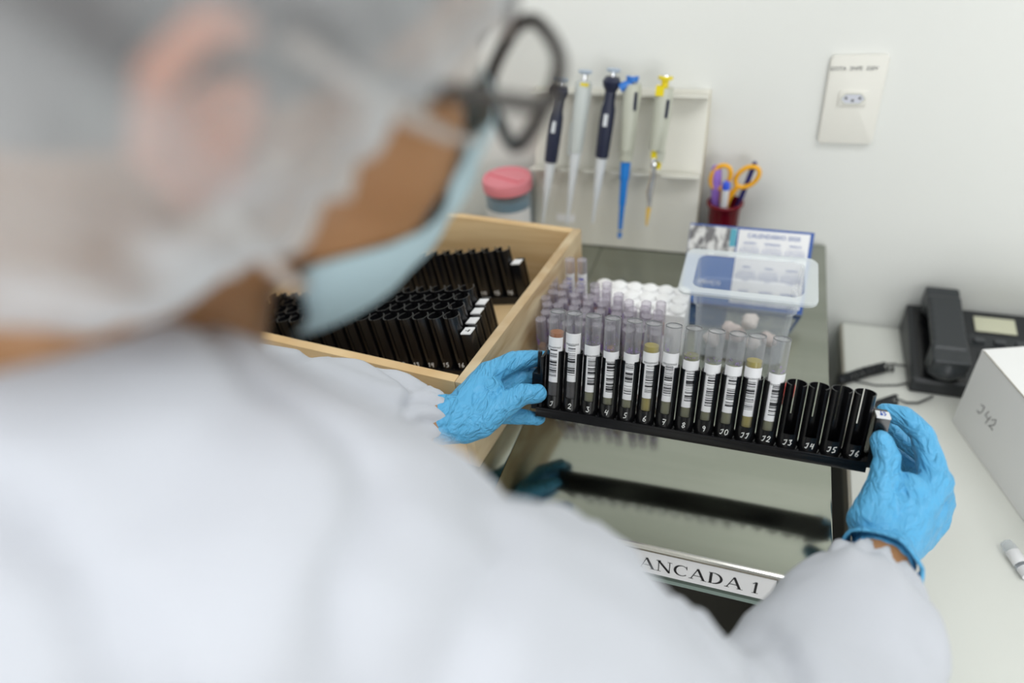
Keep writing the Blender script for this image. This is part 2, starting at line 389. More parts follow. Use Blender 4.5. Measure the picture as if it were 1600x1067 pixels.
wr.build('lettering', 'ink_black', sign, T=Matrix.Translation(off+Vector((.0545-x, Y0-.0015, ST-.0325))) @ Matrix.Rotation(PI/2, 4, 'X'))

# ------------------------------------------------------------------ benches either side
wb = empty('white_bench', (.75, .5, 0), 'white laminate bench top carrying the telephone and the white box', 'bench')
def LW(b): b.v = [v-Vector((.75, .5, 0)) for v in b.v]; return b
LW(MB().box((.94, .51, WT-.015), (1.56, .96, .03))).build('top', 'bench', wb, bevel=.001)
LW(MB().box((.1585, .51, WT-.016), (.003, .96, .028))).build('edge_band', 'bench_edge', wb)
LW(MB().box((.18, .51, (WT-.03)/2), (.02, .94, WT-.03))).build('side_panel', 'bench_side', wb)
LW(MB().box((1.6, .51, (WT-.03)/2), (.02, .94, WT-.03))).build('side_panel', 'bench_side', wb)
lb = empty('side_bench', (-.8, .69, 0), 'steel-topped side bench left of the narrow bench, under the wooden crate', 'bench')
def LL(b): b.v = [v-Vector((-.8, .69, 0)) for v in b.v]; return b
LL(MB().box((-.8, .692, ST-.015), (1.1625, .596, .03))).build('top', 'steel', lb, bevel=.001)
for px in (-1.3, -.26): LL(MB().box((px, .69, (ST-.03)/2), (.05, .5, ST-.03))).build('side_panel', 'bench_side', lb)

# ------------------------------------------------------------------ tube racks
P = .0188; RO, RI = .0090, .0081; HH = .069
def make_rack(T, label, group, held=True):
    r = empty('tube_rack', T, label, 'tube rack', group)
    b = MB().box((-.002, .0035 if held else 0, .0), (.310, .0285 if held else .0212, .008))
    b.box((-.002, -.0096, .0045), (.310, .0022, .004)); b.box((-.002, .0096, .0045), (.310, .0022, .004))
    for k in range(15):
        x = (k-7)*P
        for s in (-1, 1): b.add([(x-.0035, s*.0100, .004), (x+.0035, s*.0100, .004), (x, s*.0098, .0085), (x-.0035, s*.008, .004), (x+.0035, s*.008, .004), (x, s*.0080, .0085)], [(0, 1, 2), (3, 5, 4), (0, 2, 5, 3), (1, 4, 5, 2), (0, 3, 4, 1)])
    b.build('base', 'black', r, bevel=.0006)
    hm = MB(); g = math.radians(33); bk = math.radians(4)
    hm.lathe([(1e-5, .0035), (RO-.002, .0035), (RO, .0055), (RO, .0205), (RI, .0205), (RI, .007), (1e-5, .006)], 28)
    hm.shell(g, PI-bk, RO, RI, .0205, HH, 12); hm.shell(PI+bk, 2*PI-g, RO, RI, .0205, HH, 12)
    hm.lathe([(RI-.0001, .0205), (RI-.0001, .0345)], 16, a0=PI-.5, a1=PI+.5)
    proto = None
    for k in range(16):
        if proto is None: o = proto = hm.build('tube_holder', 'black', r)
        else: o = proto.copy(); COL.objects.link(o); o.parent = r
        o.matrix_basis = RT(((k-7.5)*P, 0, 0), rz=0 if held else PI)
        n = str(k+1)
        if held and k >= 9: n = 'J'+n[1:]
        if held and k in (0, 10): n = n[:-1]+'J'
        nm = MB(); h = .0058 if held else .0052
        def mp(a, z): t = a/(RO+.0001); return Vector(((RO+.0001)*math.sin(t), -(RO+.0001)*math.cos(t), z+.0095))
        scribble(nm, n, mp, h, .00042)
        nm.build('number', 'ink_white', o, T=None if held else RT((0, 0, 0), rz=PI))
    if held:
        e = MB().box((-.1525, 0, .031), (.003, .020, .062)); e.box((-.158, .001, .022), (.010, .016, .040)); e.box((-.1585, .004, .050), (.004, .004, .024))
        e.build('end_plate', 'black', r, bevel=.0008)
    else:
        MB().box((-.157, 0, .026), (.010, .0205, .050)).build('end_plate', 'black', r, bevel=.0008)
    e = MB().box((.1575, -.0035, .026), (.011, .013, .050)); e.box((.1575, .0078, .026), (.011, .005, .050)); e.box((.1535, .003, .024), (.003, .018, .042))
    e.sphere((.1625, .004, .010), (.003, .004, .005), 10)
    ep = e.build('end_plate', 'black', r, bevel=.0008)
    lb_ = MB().box((.1575, -.0035, .0515), (.0112, .0132, .0014)).build('white_sticker', 'paper', ep)
    t = MB(); scribble(t, '8J' if held else '-8', lambda a, z: Vector((.1575+a, -.0065+z, .0523)), .0042, .0004); 
    if held: scribble(t, '14', lambda a, z: Vector((.1575+a, -.0015+z, .0523)), .0034, .0004)
    t.build('handwriting', 'ink_blue' if held else 'ink_black', lb_)
    return r
TR = frame((1, .012, -.012), (.008, .315, .949), (-.027, .486, .9535))
rack = make_rack(TR, 'long black sixteen-hole tube rack held up in both gloved hands', None, True)

lin = [(0.0835, 0.0356, 0.0874), (0.0897, 0.0388, 0), (0.0801, 0.0307, 0.0661), (0.0763, 0.0277, 0.0691), (0.0771, 0.0289, 0.0719), (0.0814, 0.0339, 0.0865), (0.0832, 0.0334, 0.0773), (0.0784, 0.0305, 0.0822), (0.0778, 0.0292, 0.0733), (0.079, 0.032, 0.0746), (0.0798, 0.0313, 0.0848), (0.0769, 0.0299, 0.067)]
M['serum_y'] = mat('yellow_serum', srgb(176, 160, 60), .2); M['serum_g'] = mat('olive_serum', srgb(128, 128, 86), .25)
M['serum_b'] = mat('amber_serum', srgb(176, 104, 40), .2); M['blood'] = mat('dark_blood', (.012, .006, .006), .25)
M['print_purple'] = mat('purple_print', srgb(150, 120, 190), .5)
TRD = .0078
def tube_mesh(H=.100, r=TRD, n=24):
    b = MB(); t = .0007
    prof = [(1e-5, 0)]+[(r*math.sin(a), r-r*math.cos(a)) for a in (.3, .6, .9, 1.2, PI/2)]+[(r, H-.0006), (r-.0001, H), (r-t, H), (r-t, H-.0006)]
    b.lathe(prof, n); return b
tm = tube_mesh()
levels = 'orange-brown liquid above label;no liquid above label;a faint print above label;purple print above label;murky upper wall;yellow-brown liquid above label;greyish upper wall;olive liquid above label;clear upper wall;pale purple print above label;bright yellow liquid above label;rightmost of the filled ones'.split(';')
tproto = None
for k in range(12):
    z1, z0, zl = lin[k]; lat = random.uniform(-.0006, .0006)
    T = TR @ RT(((k-7.5)*P, lat, .0085), rx=random.uniform(-.008, .008), ry=random.uniform(-.02, .012), rz=random.uniform(-.1, .25))
    tt = empty('test_tube', T, 'labelled test tube in holder %d of the held rack, %s' % (k+1, levels[k]), 'test tube', 'labelled tubes in the held rack')
    if tproto is None: w_ = tproto = tm.build('wall', 'tube', tt)
    else: w_ = tproto.copy(); COL.objects.link(w_); w_.parent = tt
    MB().tube([((TRD-.00035)*math.sin(2*PI*a/28), -(TRD-.00035)*math.cos(2*PI*a/28), .1) for a in range(28)], .0005, 6, closed=True).build('rim', 'rim_refraction', tt)
    o = .0085
    rr = TRD+.00015
    # label: a sleeve wrapped most of the way round; upper collar all round the front
    lm = bpy.data.meshes.new('label'); vs = []; fs = []; uvs = []; n = 16
    nz = 2
    for j in range(nz+1):
        for i in range(n+1):
            a = math.radians(-70+140*i/n); vs.append((rr*math.sin(a), -rr*math.cos(a), z0-o+(z1-z0)*j/nz)); uvs.append((i/n, j/nz))
    for j in range(nz):
        for i in range(n): a = j*(n+1)+i; fs.append((a, a+1, a+n+2, a+n+1))
    lm.from_pydata(vs, [], fs); ul = lm.uv_layers.new(name='UVMap')
    for lp in lm.loops: ul.data[lp.index].uv = uvs[lp.vertex_index]
    lm.materials.append(M['barcode']); lm.polygons.foreach_set('use_smooth', [True]*len(fs))
    lo = bpy.data.objects.new('barcode_label', lm); COL.objects.link(lo); lo.parent = tt
    # liquid(s)
    ri = TRD-.0009
    if k < 2:
        q = MB().lathe([(1e-5, .001)]+[(ri*math.sin(a), ri+.001-ri*math.cos(a)) for a in (.5, 1, PI/2)]+[(ri, z0-o+.012), (1e-5, z0-o+.012)], 20); q.build('clotted_blood', 'blood', tt)
        if k == 0: MB().lathe([(1e-5, z0-o+.0125), (ri, z0-o+.0125), (ri, zl-o), (1e-5, zl-o)], 20).build('serum', 'serum_b', tt)
    else:
        mt_ = 'serum_y' if k in (5, 10) else 'serum_g'
        MB().lathe([(1e-5, .001)]+[(ri*math.sin(a), ri+.001-ri*math.cos(a)) for a in (.5, 1, PI/2)]+[(ri, zl-o), (1e-5, zl-o)], 20).build('liquid', mt_, tt)
    if k in (2, 3, 4, 6, 7, 8, 9, 11):
        pm = MB()
        for j in range(9):
            a = math.radians(random.uniform(-55, 55)); z = z1-o+random.uniform(.0015, .0045)
            if j < 2: z += .004
            pm.shell(a, a+.12, rr, rr-.0001, z, z+.0006, 1)
        pm.build('graduation_print', 'print_purple', tt)

# ------------------------------------------------------------------ wooden crate and the racks in it
crate_o = Vector((-.42, .575, ST))
cr = empty('wooden_crate', crate_o, 'open pale wooden crate holding empty black tube racks', 'crate')
cr.rotation_euler = (0, 0, 0)
def quad_wall(a, b, th, z0, z1, inward):
    a, b = Vector((*a, 0)), Vector((*b, 0)); n = (b-a).normalized().cross(Vector((0, 0, 1)))*inward*th
    vs = [a, b, b+n, a+n]; vs = [v-Vector((crate_o.x, crate_o.y, 0)) for v in vs]
    return MB().add([v+Vector((0, 0, z0)) for v in vs]+[v+Vector((0, 0, z1)) for v in vs], [(3, 2, 1, 0), (4, 5, 6, 7), (0, 1, 5, 4), (1, 2, 6, 5), (2, 3, 7, 6), (3, 0, 4, 7)])
CB = [(-.2445, .446), (-.2075, .764), (-.60, .80), (-.61, .475)]
ztop = .123
for i, (nm, mt_) in enumerate((('side_board', 'wood_face'), ('end_board', 'wood'), ('side_board', 'wood'), ('end_board', 'wood'))):
    a, b = CB[i], CB[(i+1) % 4]; mb = MB()
    av, bv = Vector((*a, 0)), Vector((*b, 0)); d = (bv-av).normalized(); n = Vector((-d.y, d.x, 0))*.011
    if i % 2: av, bv = av+d*.0112, bv-d*.0112
    vs = [v-Vector((crate_o.x, crate_o.y, 0)) for v in (av, bv, bv+n, av+n)]
    mb.add([v+Vector((0, 0, .0005)) for v in vs]+[v+Vector((0, 0, ztop)) for v in vs], [(3, 2, 1, 0), (4, 5, 6, 7), (0, 1, 5, 4), (1, 2, 6, 5), (2, 3, 7, 6), (3, 0, 4, 7)])
    mb.build(nm, mt_, cr, bevel=.001)
TC = frame((.986, 0, .169), (-.167, .114, .979), (-.4115, .509, .946))
def floor_z(x, y):   # plane under the racks
    n = TC.to_3x3() @ Vector((0, 0, 1)); p0 = TC @ Vector((0, 0, -.0048)); return p0.z-(n.x*(x-p0.x)+n.y*(y-p0.y))/n.z
pts = [(-.254, .459), (-.2275, .700), (-.572, .705), (-.590, .489)]
pts = [(x, y) for x, y in pts]
mb = MB(); vs = []
for dz in (-.003, 0):
    for x, y in pts: vs.append((x-crate_o.x, y-crate_o.y, floor_z(x, y)-ST+dz))
mb.add(vs, [(3, 2, 1, 0), (4, 5, 6, 7), (0, 1, 5, 4), (1, 2, 6, 5), (2, 3, 7, 6), (3, 0, 4, 7)]); mb.build('sloping_base_board', 'wood', cr)
yl = TC.to_3x3() @ Vector((0, 1, 0)); xl = TC.to_3x3() @ Vector((1, 0, 0))
erack = make_rack(TC, 'empty black rack nearest the front board of the wooden crate', 'empty black racks in the crate', False)
nm = ['second empty black rack from the front board of the crate', 'third empty black rack from the front board of the crate', 'fourth empty black rack, last of the tight front stack in the crate']
offs = [(-.004, .0218), (-.008, .0436), (-.011, .0654)]
for i in range(3):
    T = TC.copy(); T.translation = TC.translation+xl*offs[i][0]+yl*offs[i][1]; dup(erack, T, nm[i])
T = TC.copy(); T.translation = Vector((-.4161, .6795, .934))
T.translation.z = floor_z(-.4161, .6795)+.0052
dup(erack, T, 'empty black rack standing apart at the back of the crate')

# ------------------------------------------------------------------ cluster of sample tubes at the back of the steel top
M['serum_t'] = mat('tan_serum', srgb(178, 140, 96), .3); M['blood_p'] = mat('pinkish_brown_sample', srgb(150, 104, 92), .4)
M['acrylic'] = clear('clear_acrylic', (.95, .95, .96), .12, .4, .1)
ar = empty('sample_stand', (-.152, .63, ST), 'low clear stand of small sample tubes beside the wooden crate', 'tube stand')
cols = [-.2135+.0163*i for i in range(9)]; rows = [.590, .6035, .617, .6305, .644, .6575, .671]
hx0, hx1, hy0, hy1 = cols[0]-.01-0, cols[-1]+.010, rows[0]-.008, rows[-1]+.008
hx0 = -.2195
hx0 = -.2195
for z in (.002, .03): MB().box(((hx0+hx1)/2+.152, (hy0+hy1)/2-.63, z), (hx1-hx0, hy1-hy0, .002)).build('shelf', 'acrylic', ar)
for s in (0, 1): MB().box(((hx0+.001, hx1-.001)[s]+.152, (hy0+hy1)/2-.63, .017), (.002, hy1-hy0, .028)).build('end_panel', 'acrylic', ar)
stt = empty('sample_tube', (0, 0, 0), 'small clear sample tube with a white printed label, in the crowded clear stand', 'sample tube', 'small sample tubes in the clear stand')
r6 = .0059
b = MB(); b.lathe([(1e-5, 0)]+[(r6*math.sin(a), r6-r6*math.cos(a)) for a in (.5, 1, PI/2)]+[(r6, .1), (r6-.0007, .1), (r6-.0007, .0992)], 14); b.build('wall', 'tube_far', stt)
b = MB().lathe([(1e-5, .001), (r6-.0012, .004), (r6-.0012, .062), (1e-5, .062)], 12); b.build('liquid', 'serum_t', stt)
lm = bpy.data.meshes.new('label'); vs = []; fs = []; uvs = []; n = 8
for j in range(2):
    for i in range(n+1):
        a = math.radians(-75+150*i/n); vs.append(((r6+.0002)*math.sin(a), -(r6+.0002)*math.cos(a), .012+.045*j)); uvs.append((i/n, j))
for i in range(n): fs.append((i, i+1, i+n+2, i+n+1))
lm.from_pydata(vs, [], fs); ul = lm.uv_layers.new(name='UVMap')
for lp in lm.loops: ul.data[lp.index].uv = uvs[lp.vertex_index]
lm.materials.append(M['barcode'])
lo = bpy.data.objects.new('barcode_label', lm); COL.objects.link(lo); lo.parent = stt
b = MB()
for j in range(3): b.shell(-.9+.6*j, -.5+.6*j, r6+.0003, r6+.0001, .066+.004*(j % 2), .074+.004*(j % 2), 2)
b.build('purple_print', 'print_purple', stt)
first = True; liq2 = None
ORD = 'first second third fourth fifth sixth seventh eighth ninth'.split(); ROWN = 'nearest;second nearest;third nearest;fourth nearest;fifth nearest;second farthest;farthest'.split(';')
for j, y in enumerate(rows):
    for i, x in enumerate(cols):
        if j >= 5 and i > 4 and not (j == 5 and i == 5): continue
        xx = x-(.0011*(j-2)); T = RT((xx+random.uniform(-.001, .001), y+random.uniform(-.001, .001), ST+.0035+random.uniform(0, .001)), rx=random.uniform(-.03, .02), ry=random.uniform(-.03, .03), rz=random.uniform(-1, 1))
        if False: pass
        lab = 'small purple-tinged sample tube, %s from the crate, %s row of the clear stand' % (ORD[i], ROWN[j])
        if first: stt.matrix_world = T; stt['label'] = lab; first = False; continue
        o = dup(stt, T, lab)
        for ch in o.children:
            if ch.name.startswith('liquid'):
                s = random.choice((.55, .8, 1, 1.15)); ch.matrix_basis = Matrix.Diagonal((1, 1, s, 1))
                if random.random() < .4:
                    if liq2 is None:
                        liq2 = ch.data.copy(); liq2.materials[0] = M['blood_p']
                    ch.data = liq2
# two taller white-labelled tubes leaning at the crate corner
M['blue_print'] = mat('blue_print', srgb(70, 70, 190), .5)
for i, (x, y) in enumerate(((-.205, .690), (-.190, .692))):
    t = empty('sample_tube', RT((x, y, ST+.001), rx=-.05), ('left', 'right')[i]+' one of two tall tubes with blue writing by the back corner of the crate', 'sample tube', 'tall blue-lettered tubes')
    b = MB().lathe([(1e-5, 0), (.004, .001), (.006, .006), (.006, .118), (.0053, .118), (.0053, .117)], 14); b.build('wall', 'tube_far', t)
    MB().shell(-1.3, 1.3, .0063, .0061, .058, .1, 8).build('white_label', 'paper', t)
    b = MB()
    for j in range(4): b.shell(-.6+.05*j, .5, .0065, .0064, .074+.006*j, .0765+.006*j, 3)
    b.build('blue_writing', 'blue_print', t)

# white foam tube block behind them
fb = empty('foam_rack', (-.121, .7145, ST), 'white polystyrene tube rack with rounded cells along its top', 'tube rack')
M['foam'] = mat('white_foam', (.97, .97, .97), .6)
b = MB().box((0, 0, .030), (.120, .060, .060))
for i in range(6):
    for j in range(3):
        x, y = -.050+.020*i, -.0195+.0195*j
        b.lathe([(.0095, .058), (.0098, .0620), (.0092, .0640), (.0070, .0655), (1e-5, .0660)], 16, RT((x, y, 0)))
b.build('block', 'foam', fb)


# ------------------------------------------------------------------ clear plastic tub
tb = empty('plastic_tub', (.005, .715, ST), 'rectangular clear plastic tub with wide milky rim standing before the calendar', 'tub')
def rrect(hx, hy, r, z, n=6):
    out = []
    for cx, cy, a0 in ((hx-r, hy-r, 0), (-hx+r, hy-r, 90), (-hx+r, -hy+r, 180), (hx-r, -hy+r, 270)):
        for k in range(n+1):
            a = math.radians(a0+90*k/n); out.append(Vector((cx+r*math.cos(a), cy+r*math.sin(a), z)))
    return out
def loft(rings, closed_bottom=False, closed_top=False):
    b = MB(); n = len(rings[0]); vs = [v for r in rings for v in r]; fs = []
    for j in range(len(rings)-1):
        for i in range(n): k = (i+1) % n; fs.append((j*n+i, j*n+k, (j+1)*n+k, (j+1)*n+i))
    if closed_bottom: fs.append(list(range(n))[::-1])
    if closed_top: fs.append([(len(rings)-1)*n+i for i in range(n)])
    b.add(vs, fs); return b
HT = .108
loft([rrect(.050, .026, .008, .0008), rrect(.052, .028, .010, .003), rrect(.055, .031, .012, .078), rrect(.058, .034, .012, .080), rrect(.060, .037, .013, HT)], True).build('body', 'tub', tb)
loft([rrect(.060, .037, .013, HT), rrect(.061, .038, .013, HT+.0018), rrect(.074, .0475, .012, HT+.0018), rrect(.0755, .049, .012, HT), rrect(.0755, .049, .012, HT-.003)]).build('rim', 'tub_rim', tb)
M['cotton'] = mat('off_white_cotton', srgb(232, 222, 214), .9); M['red'] = mat('red_cap', srgb(200, 60, 60), .4)
M['pinkish'] = mat('pale_pink_swab', srgb(232, 214, 206), .8)
for i, (x, y, z, r, m_) in enumerate(((-.032, -.006, .012, .011, 'cotton'), (-.008, .008, .014, .013, 'pinkish'), (.016, -.004, .011, .010, 'cotton'), (.034, .008, .011, .010, 'pinkish'), (-.012, -.012, .036, .010, 'pinkish'), (.010, .006, .036, .011, 'cotton'))):
    b = MB().sphere((0, 0, 0), (r, r*.9, r*.85), 12)
    o = b.build('cotton_ball', m_, None)
    o.location = (.005+x, .715+y, ST+z+.002)
    for v in o.data.vertices: v.co *= 1+.5*noise.noise(v.co*140+Vector((i*7, 0, 0)))
    tag(o, ['small off-white cotton ball at the left end of the clear tub', 'pinkish cotton ball lying on the tub floor left of centre', 'off-white cotton ball lying on the tub floor right of centre', 'pinkish cotton ball at the right end of the clear tub', 'pinkish cotton ball piled on top at left in the clear tub', 'off-white cotton ball piled on top at right in the clear tub'][i], 'cotton ball', 'cotton balls in the tub')
b = MB().lathe([(1e-5, 0), (.0065, 0), (.0065, .012), (.0058, .0135), (1e-5, .0135)], 16); o = b.build('bottle_cap', 'red'); o.location = (.066, .640, ST+.0005)
tag(o, 'small red cap standing on the steel just in front of the clear tub', 'cap')

# ------------------------------------------------------------------ desk calendar (card leaning on the wall side)
M['cal_blue'] = mat('calendar_blue', srgb(70, 110, 175), .5); M['cal_frame'] = mat('calendar_border_blue', srgb(56, 92, 165), .5); M['cal_grey'] = mat('calendar_photo_grey', srgb(190, 190, 188), .5)
add_noise_color(M['cal_grey'], srgb(120, 118, 120), srgb(225, 224, 222), (90, 90, 60), 2, .42, .55)
M['cal_text'] = mat('calendar_print', srgb(90, 110, 170), .5); M['teal'] = mat('teal_print', srgb(90, 170, 190), .5)
cal_T = frame((1, -.01, 0), (0, .55, .83), (0, .800, ST+.001))
ca = empty('desk_calendar', cal_T, 'blue and white printed desk calendar leaning behind the clear tub', 'calendar')
h = .108
MB().box((0, 0, h/2), (.158, .0012, h)).build('card', 'cal_frame', ca)
MB().box((.030, -.0009, h/2+.0015), (.089, .0006, h-.009)).build('page', 'paper', ca)
MB().box((-.0475, -.0009, h*.80), (.062, .0006, h*.36)).build('photo_panel', 'cal_grey', ca)
MB().box((-.0475, -.0009, h*.31), (.062, .0006, h*.56)).build('blue_panel', 'cal_blue', ca)
MB().box((-.021, -.0013, h*.86), (.008, .0006, h*.22)).build('teal_panel', 'teal', ca)
text_mesh('CALENDÁRIO 2020', .0078, 'title', 'cal_frame', ca, RT((.030, -.0014, h-.0105), rx=PI/2))
text_mesh('SERVIÇO', .0080, 'panel_title', 'paper', ca, RT((-.045, -.0014, h*.28), rx=PI/2))
months = 'JANEIRO FEVEREIRO MARÇO ABRIL MAIO JUNHO JULHO AGOSTO SETEMBRO'.split()
for i in range(9):
    cx, cz = .0015+.0285*(i % 3), h-.0205-.032*(i//3)
    mo = text_mesh(months[i], .0042, 'month', 'cal_frame', ca, RT((cx, -.0014, cz), rx=PI/2))
    txt = '\n'.join(' '.join('%2d' % (7*a+c+1) for c in range(7) if 7*a+c < 30) for a in range(5))
    text_mesh(txt, .0030, 'day_grid', 'cal_text', mo, Matrix.Translation((0, -.0115, 0)))
    MB().box((0, .0, 0), (.024, .0048, .00005)).build('month_band', 'cal_text' if False else 'paper', mo, T=Matrix.Translation((0, 0, -.0001)))

# ------------------------------------------------------------------ red pen pot with scissors, markers
M['red_clear'] = mat('dark_red_plastic', srgb(130, 22, 40), .15, Transmission_Weight=.35)
M['purple'] = mat('purple_marker', srgb(150, 110, 205), .4); M['white_pl'] = mat('white_plastic', (.8, .8, .82), .4)
M['bluecap'] = mat('blue_cap', srgb(50, 90, 225), .35); M['yellow_h'] = mat('orange_yellow_handle', srgb(245, 178, 30), .4)
M['navy'] = mat('navy_plastic', srgb(40, 42, 110), .35)
pc = Vector((-.040, .952, ST))
pp = empty('pen_pot', pc, 'dark red plastic pen pot against the wall behind the calendar', 'pen pot')
b = MB().lathe([(1e-5, 0), (.0205, 0), (.0225, .075), (.0262, .0765), (.0262, .0795), (.0222, .081), (.0208, .079), (.019, .004), (1e-5, .004)], 32); b.build('cup', 'red_clear', pp)
def pen(name, base, tip, r, body, parts, label):
    base, tip = Vector(base), Vector(tip); d = tip-base; T = d.to_track_quat('Z', 'Y').to_matrix().to_4x4(); T.translation = base
    t = empty(name, T, label, 'pen'); Lh = d.length
    MB().lathe([(1e-5, 0), (r*.5, 0), (r, .01), (r, Lh*parts[0]), (1e-5, Lh*parts[0])], 16).build('barrel', body, t)
    MB().lathe([(1e-5, Lh*parts[0]+.0003), (r*1.08, Lh*parts[0]+.0003), (r*1.05, Lh-.004), (r*.7, Lh), (1e-5, Lh)], 16).build('cap', parts[1], t)
    return t
pen('highlighter', pc+Vector((-.008, -.001, .006)), pc+Vector((-.0175, .004, .133)), .0070, 'purple', (.72, 'purple'), 'purple highlighter standing in the red pot left of the scissors')
pen('marker_pen', pc+Vector((-.002, -.010, .006)), pc+Vector((-.0005, -.014, .118)), .0052, 'white_pl', (.9, 'bluecap'), 'white marker with blue end standing in front of the scissors in the red pot')
pen('ballpoint_pen', pc+Vector((.003, .006, .006)), pc+Vector((.034, .012, .138)), .0038, 'navy', (.9, 'navy'), 'navy blue pen seen through the right scissor handle')
sx_ = empty('scissors', RT(pc+Vector((.000, -.001, .006)), rx=-.03), 'pair of scissors orange-yellow handles standing in the red pot', 'scissors')
for s, cx, cz, ry, tp in ((-1, -.010, .112, .35, (-.006, .072)), (1, .026, .112, .75, (.006, .070))):
    pts = [(cx+ (.0125*math.cos(a))*math.cos(ry)+(.0185*math.sin(a))*math.sin(ry)*1, s*.0028, cz-(.0125*math.cos(a))*math.sin(ry)*1+(.0185*math.sin(a))*math.cos(ry)) for a in [2*PI*i/20 for i in range(20)]]
    hb = MB().tube(pts, .0034, 8, closed=True); hb.tube([(cx-.002*s-(.010 if s > 0 else -.003), s*.0028, cz-.016), (tp[0]*.5, s*.0028, .078), (0, s*.002, .060)], [.0036, .0055, .0048], 8)
    bl = MB().box((-.002*s, s*.0012, .034), (.007, .0014, .062), taper=1); bo = bl.build('blade', 'steel_edge', sx_)
    hb.build('handle', 'yellow_h', sx_)

# ------------------------------------------------------------------ pipette stand and pipettes
M['cream'] = mat('cream_acrylic', srgb(228, 226, 216), .35)
M['cream_edge'] = mat('cream_acrylic_edge', srgb(205, 196, 172), .4)
PTt = frame((1, 0, 0), (.02, .262, .965), (-.205, .931, ST+.0005))
ps = empty('pipette_stand', PTt, 'cream acrylic stand with two ledges leaning on the wall and carrying five pipettes', 'pipette stand')
MB().box((0, 0, .118), (.254, .004, .236)).build('back_panel', 'cream', ps, bevel=.0006)
for z, d in ((.119, .026), (.228, .026)):
    b = MB()
    xs = [-.127]+sum([[xc-.0075, xc+.0075] for xc in (-.088, -.051, -.011, .023, .065)], [])+[.127]
    b.box((0, -.006, z), (.254, .008, .003))
    for a, c in zip(xs[::2], xs[1::2]): b.box(((a+c)/2, -.004-d/2, z), (c-a, d, .003))
    b.build('ledge', 'cream', ps)
MB().box((.1265, .018, .118), (.003, .034, .236)).build('side_panel', 'cream_edge', ps)
MB().box((-.1265, .018, .118), (.003, .034, .236)).build('side_panel', 'cream_edge', ps)
sl = MB().box((-.075, -.0025, .040), (.030, .0004, .012)).build('white_sticker', 'paper', ps)
M['pip_grey'] = mat('warm_grey_plastic', srgb(196, 198, 184), .35); M['pip_lgrey'] = mat('light_grey_plastic', srgb(204, 210, 208), .35)
M['pip_navy'] = mat('dark_navy_grip', srgb(30, 36, 62), .35); M['pip_white'] = mat('white_shaft', srgb(226, 230, 234), .35)
M['pip_blue'] = mat('bright_blue_shaft', srgb(30, 130, 220), .35); M['pip_yellow'] = mat('yellow_plastic', srgb(236, 214, 20), .4)
M['chrome'] = mat('chrome', (.8, .8, .82), .12, 1); M['btn'] = mat('pale_blue_button', srgb(170, 184, 200), .4); M['amber'] = mat('yellow_tip', srgb(250, 205, 80), .35)
M['bluelever'] = mat('blue_lever', srgb(50, 120, 205), .4)
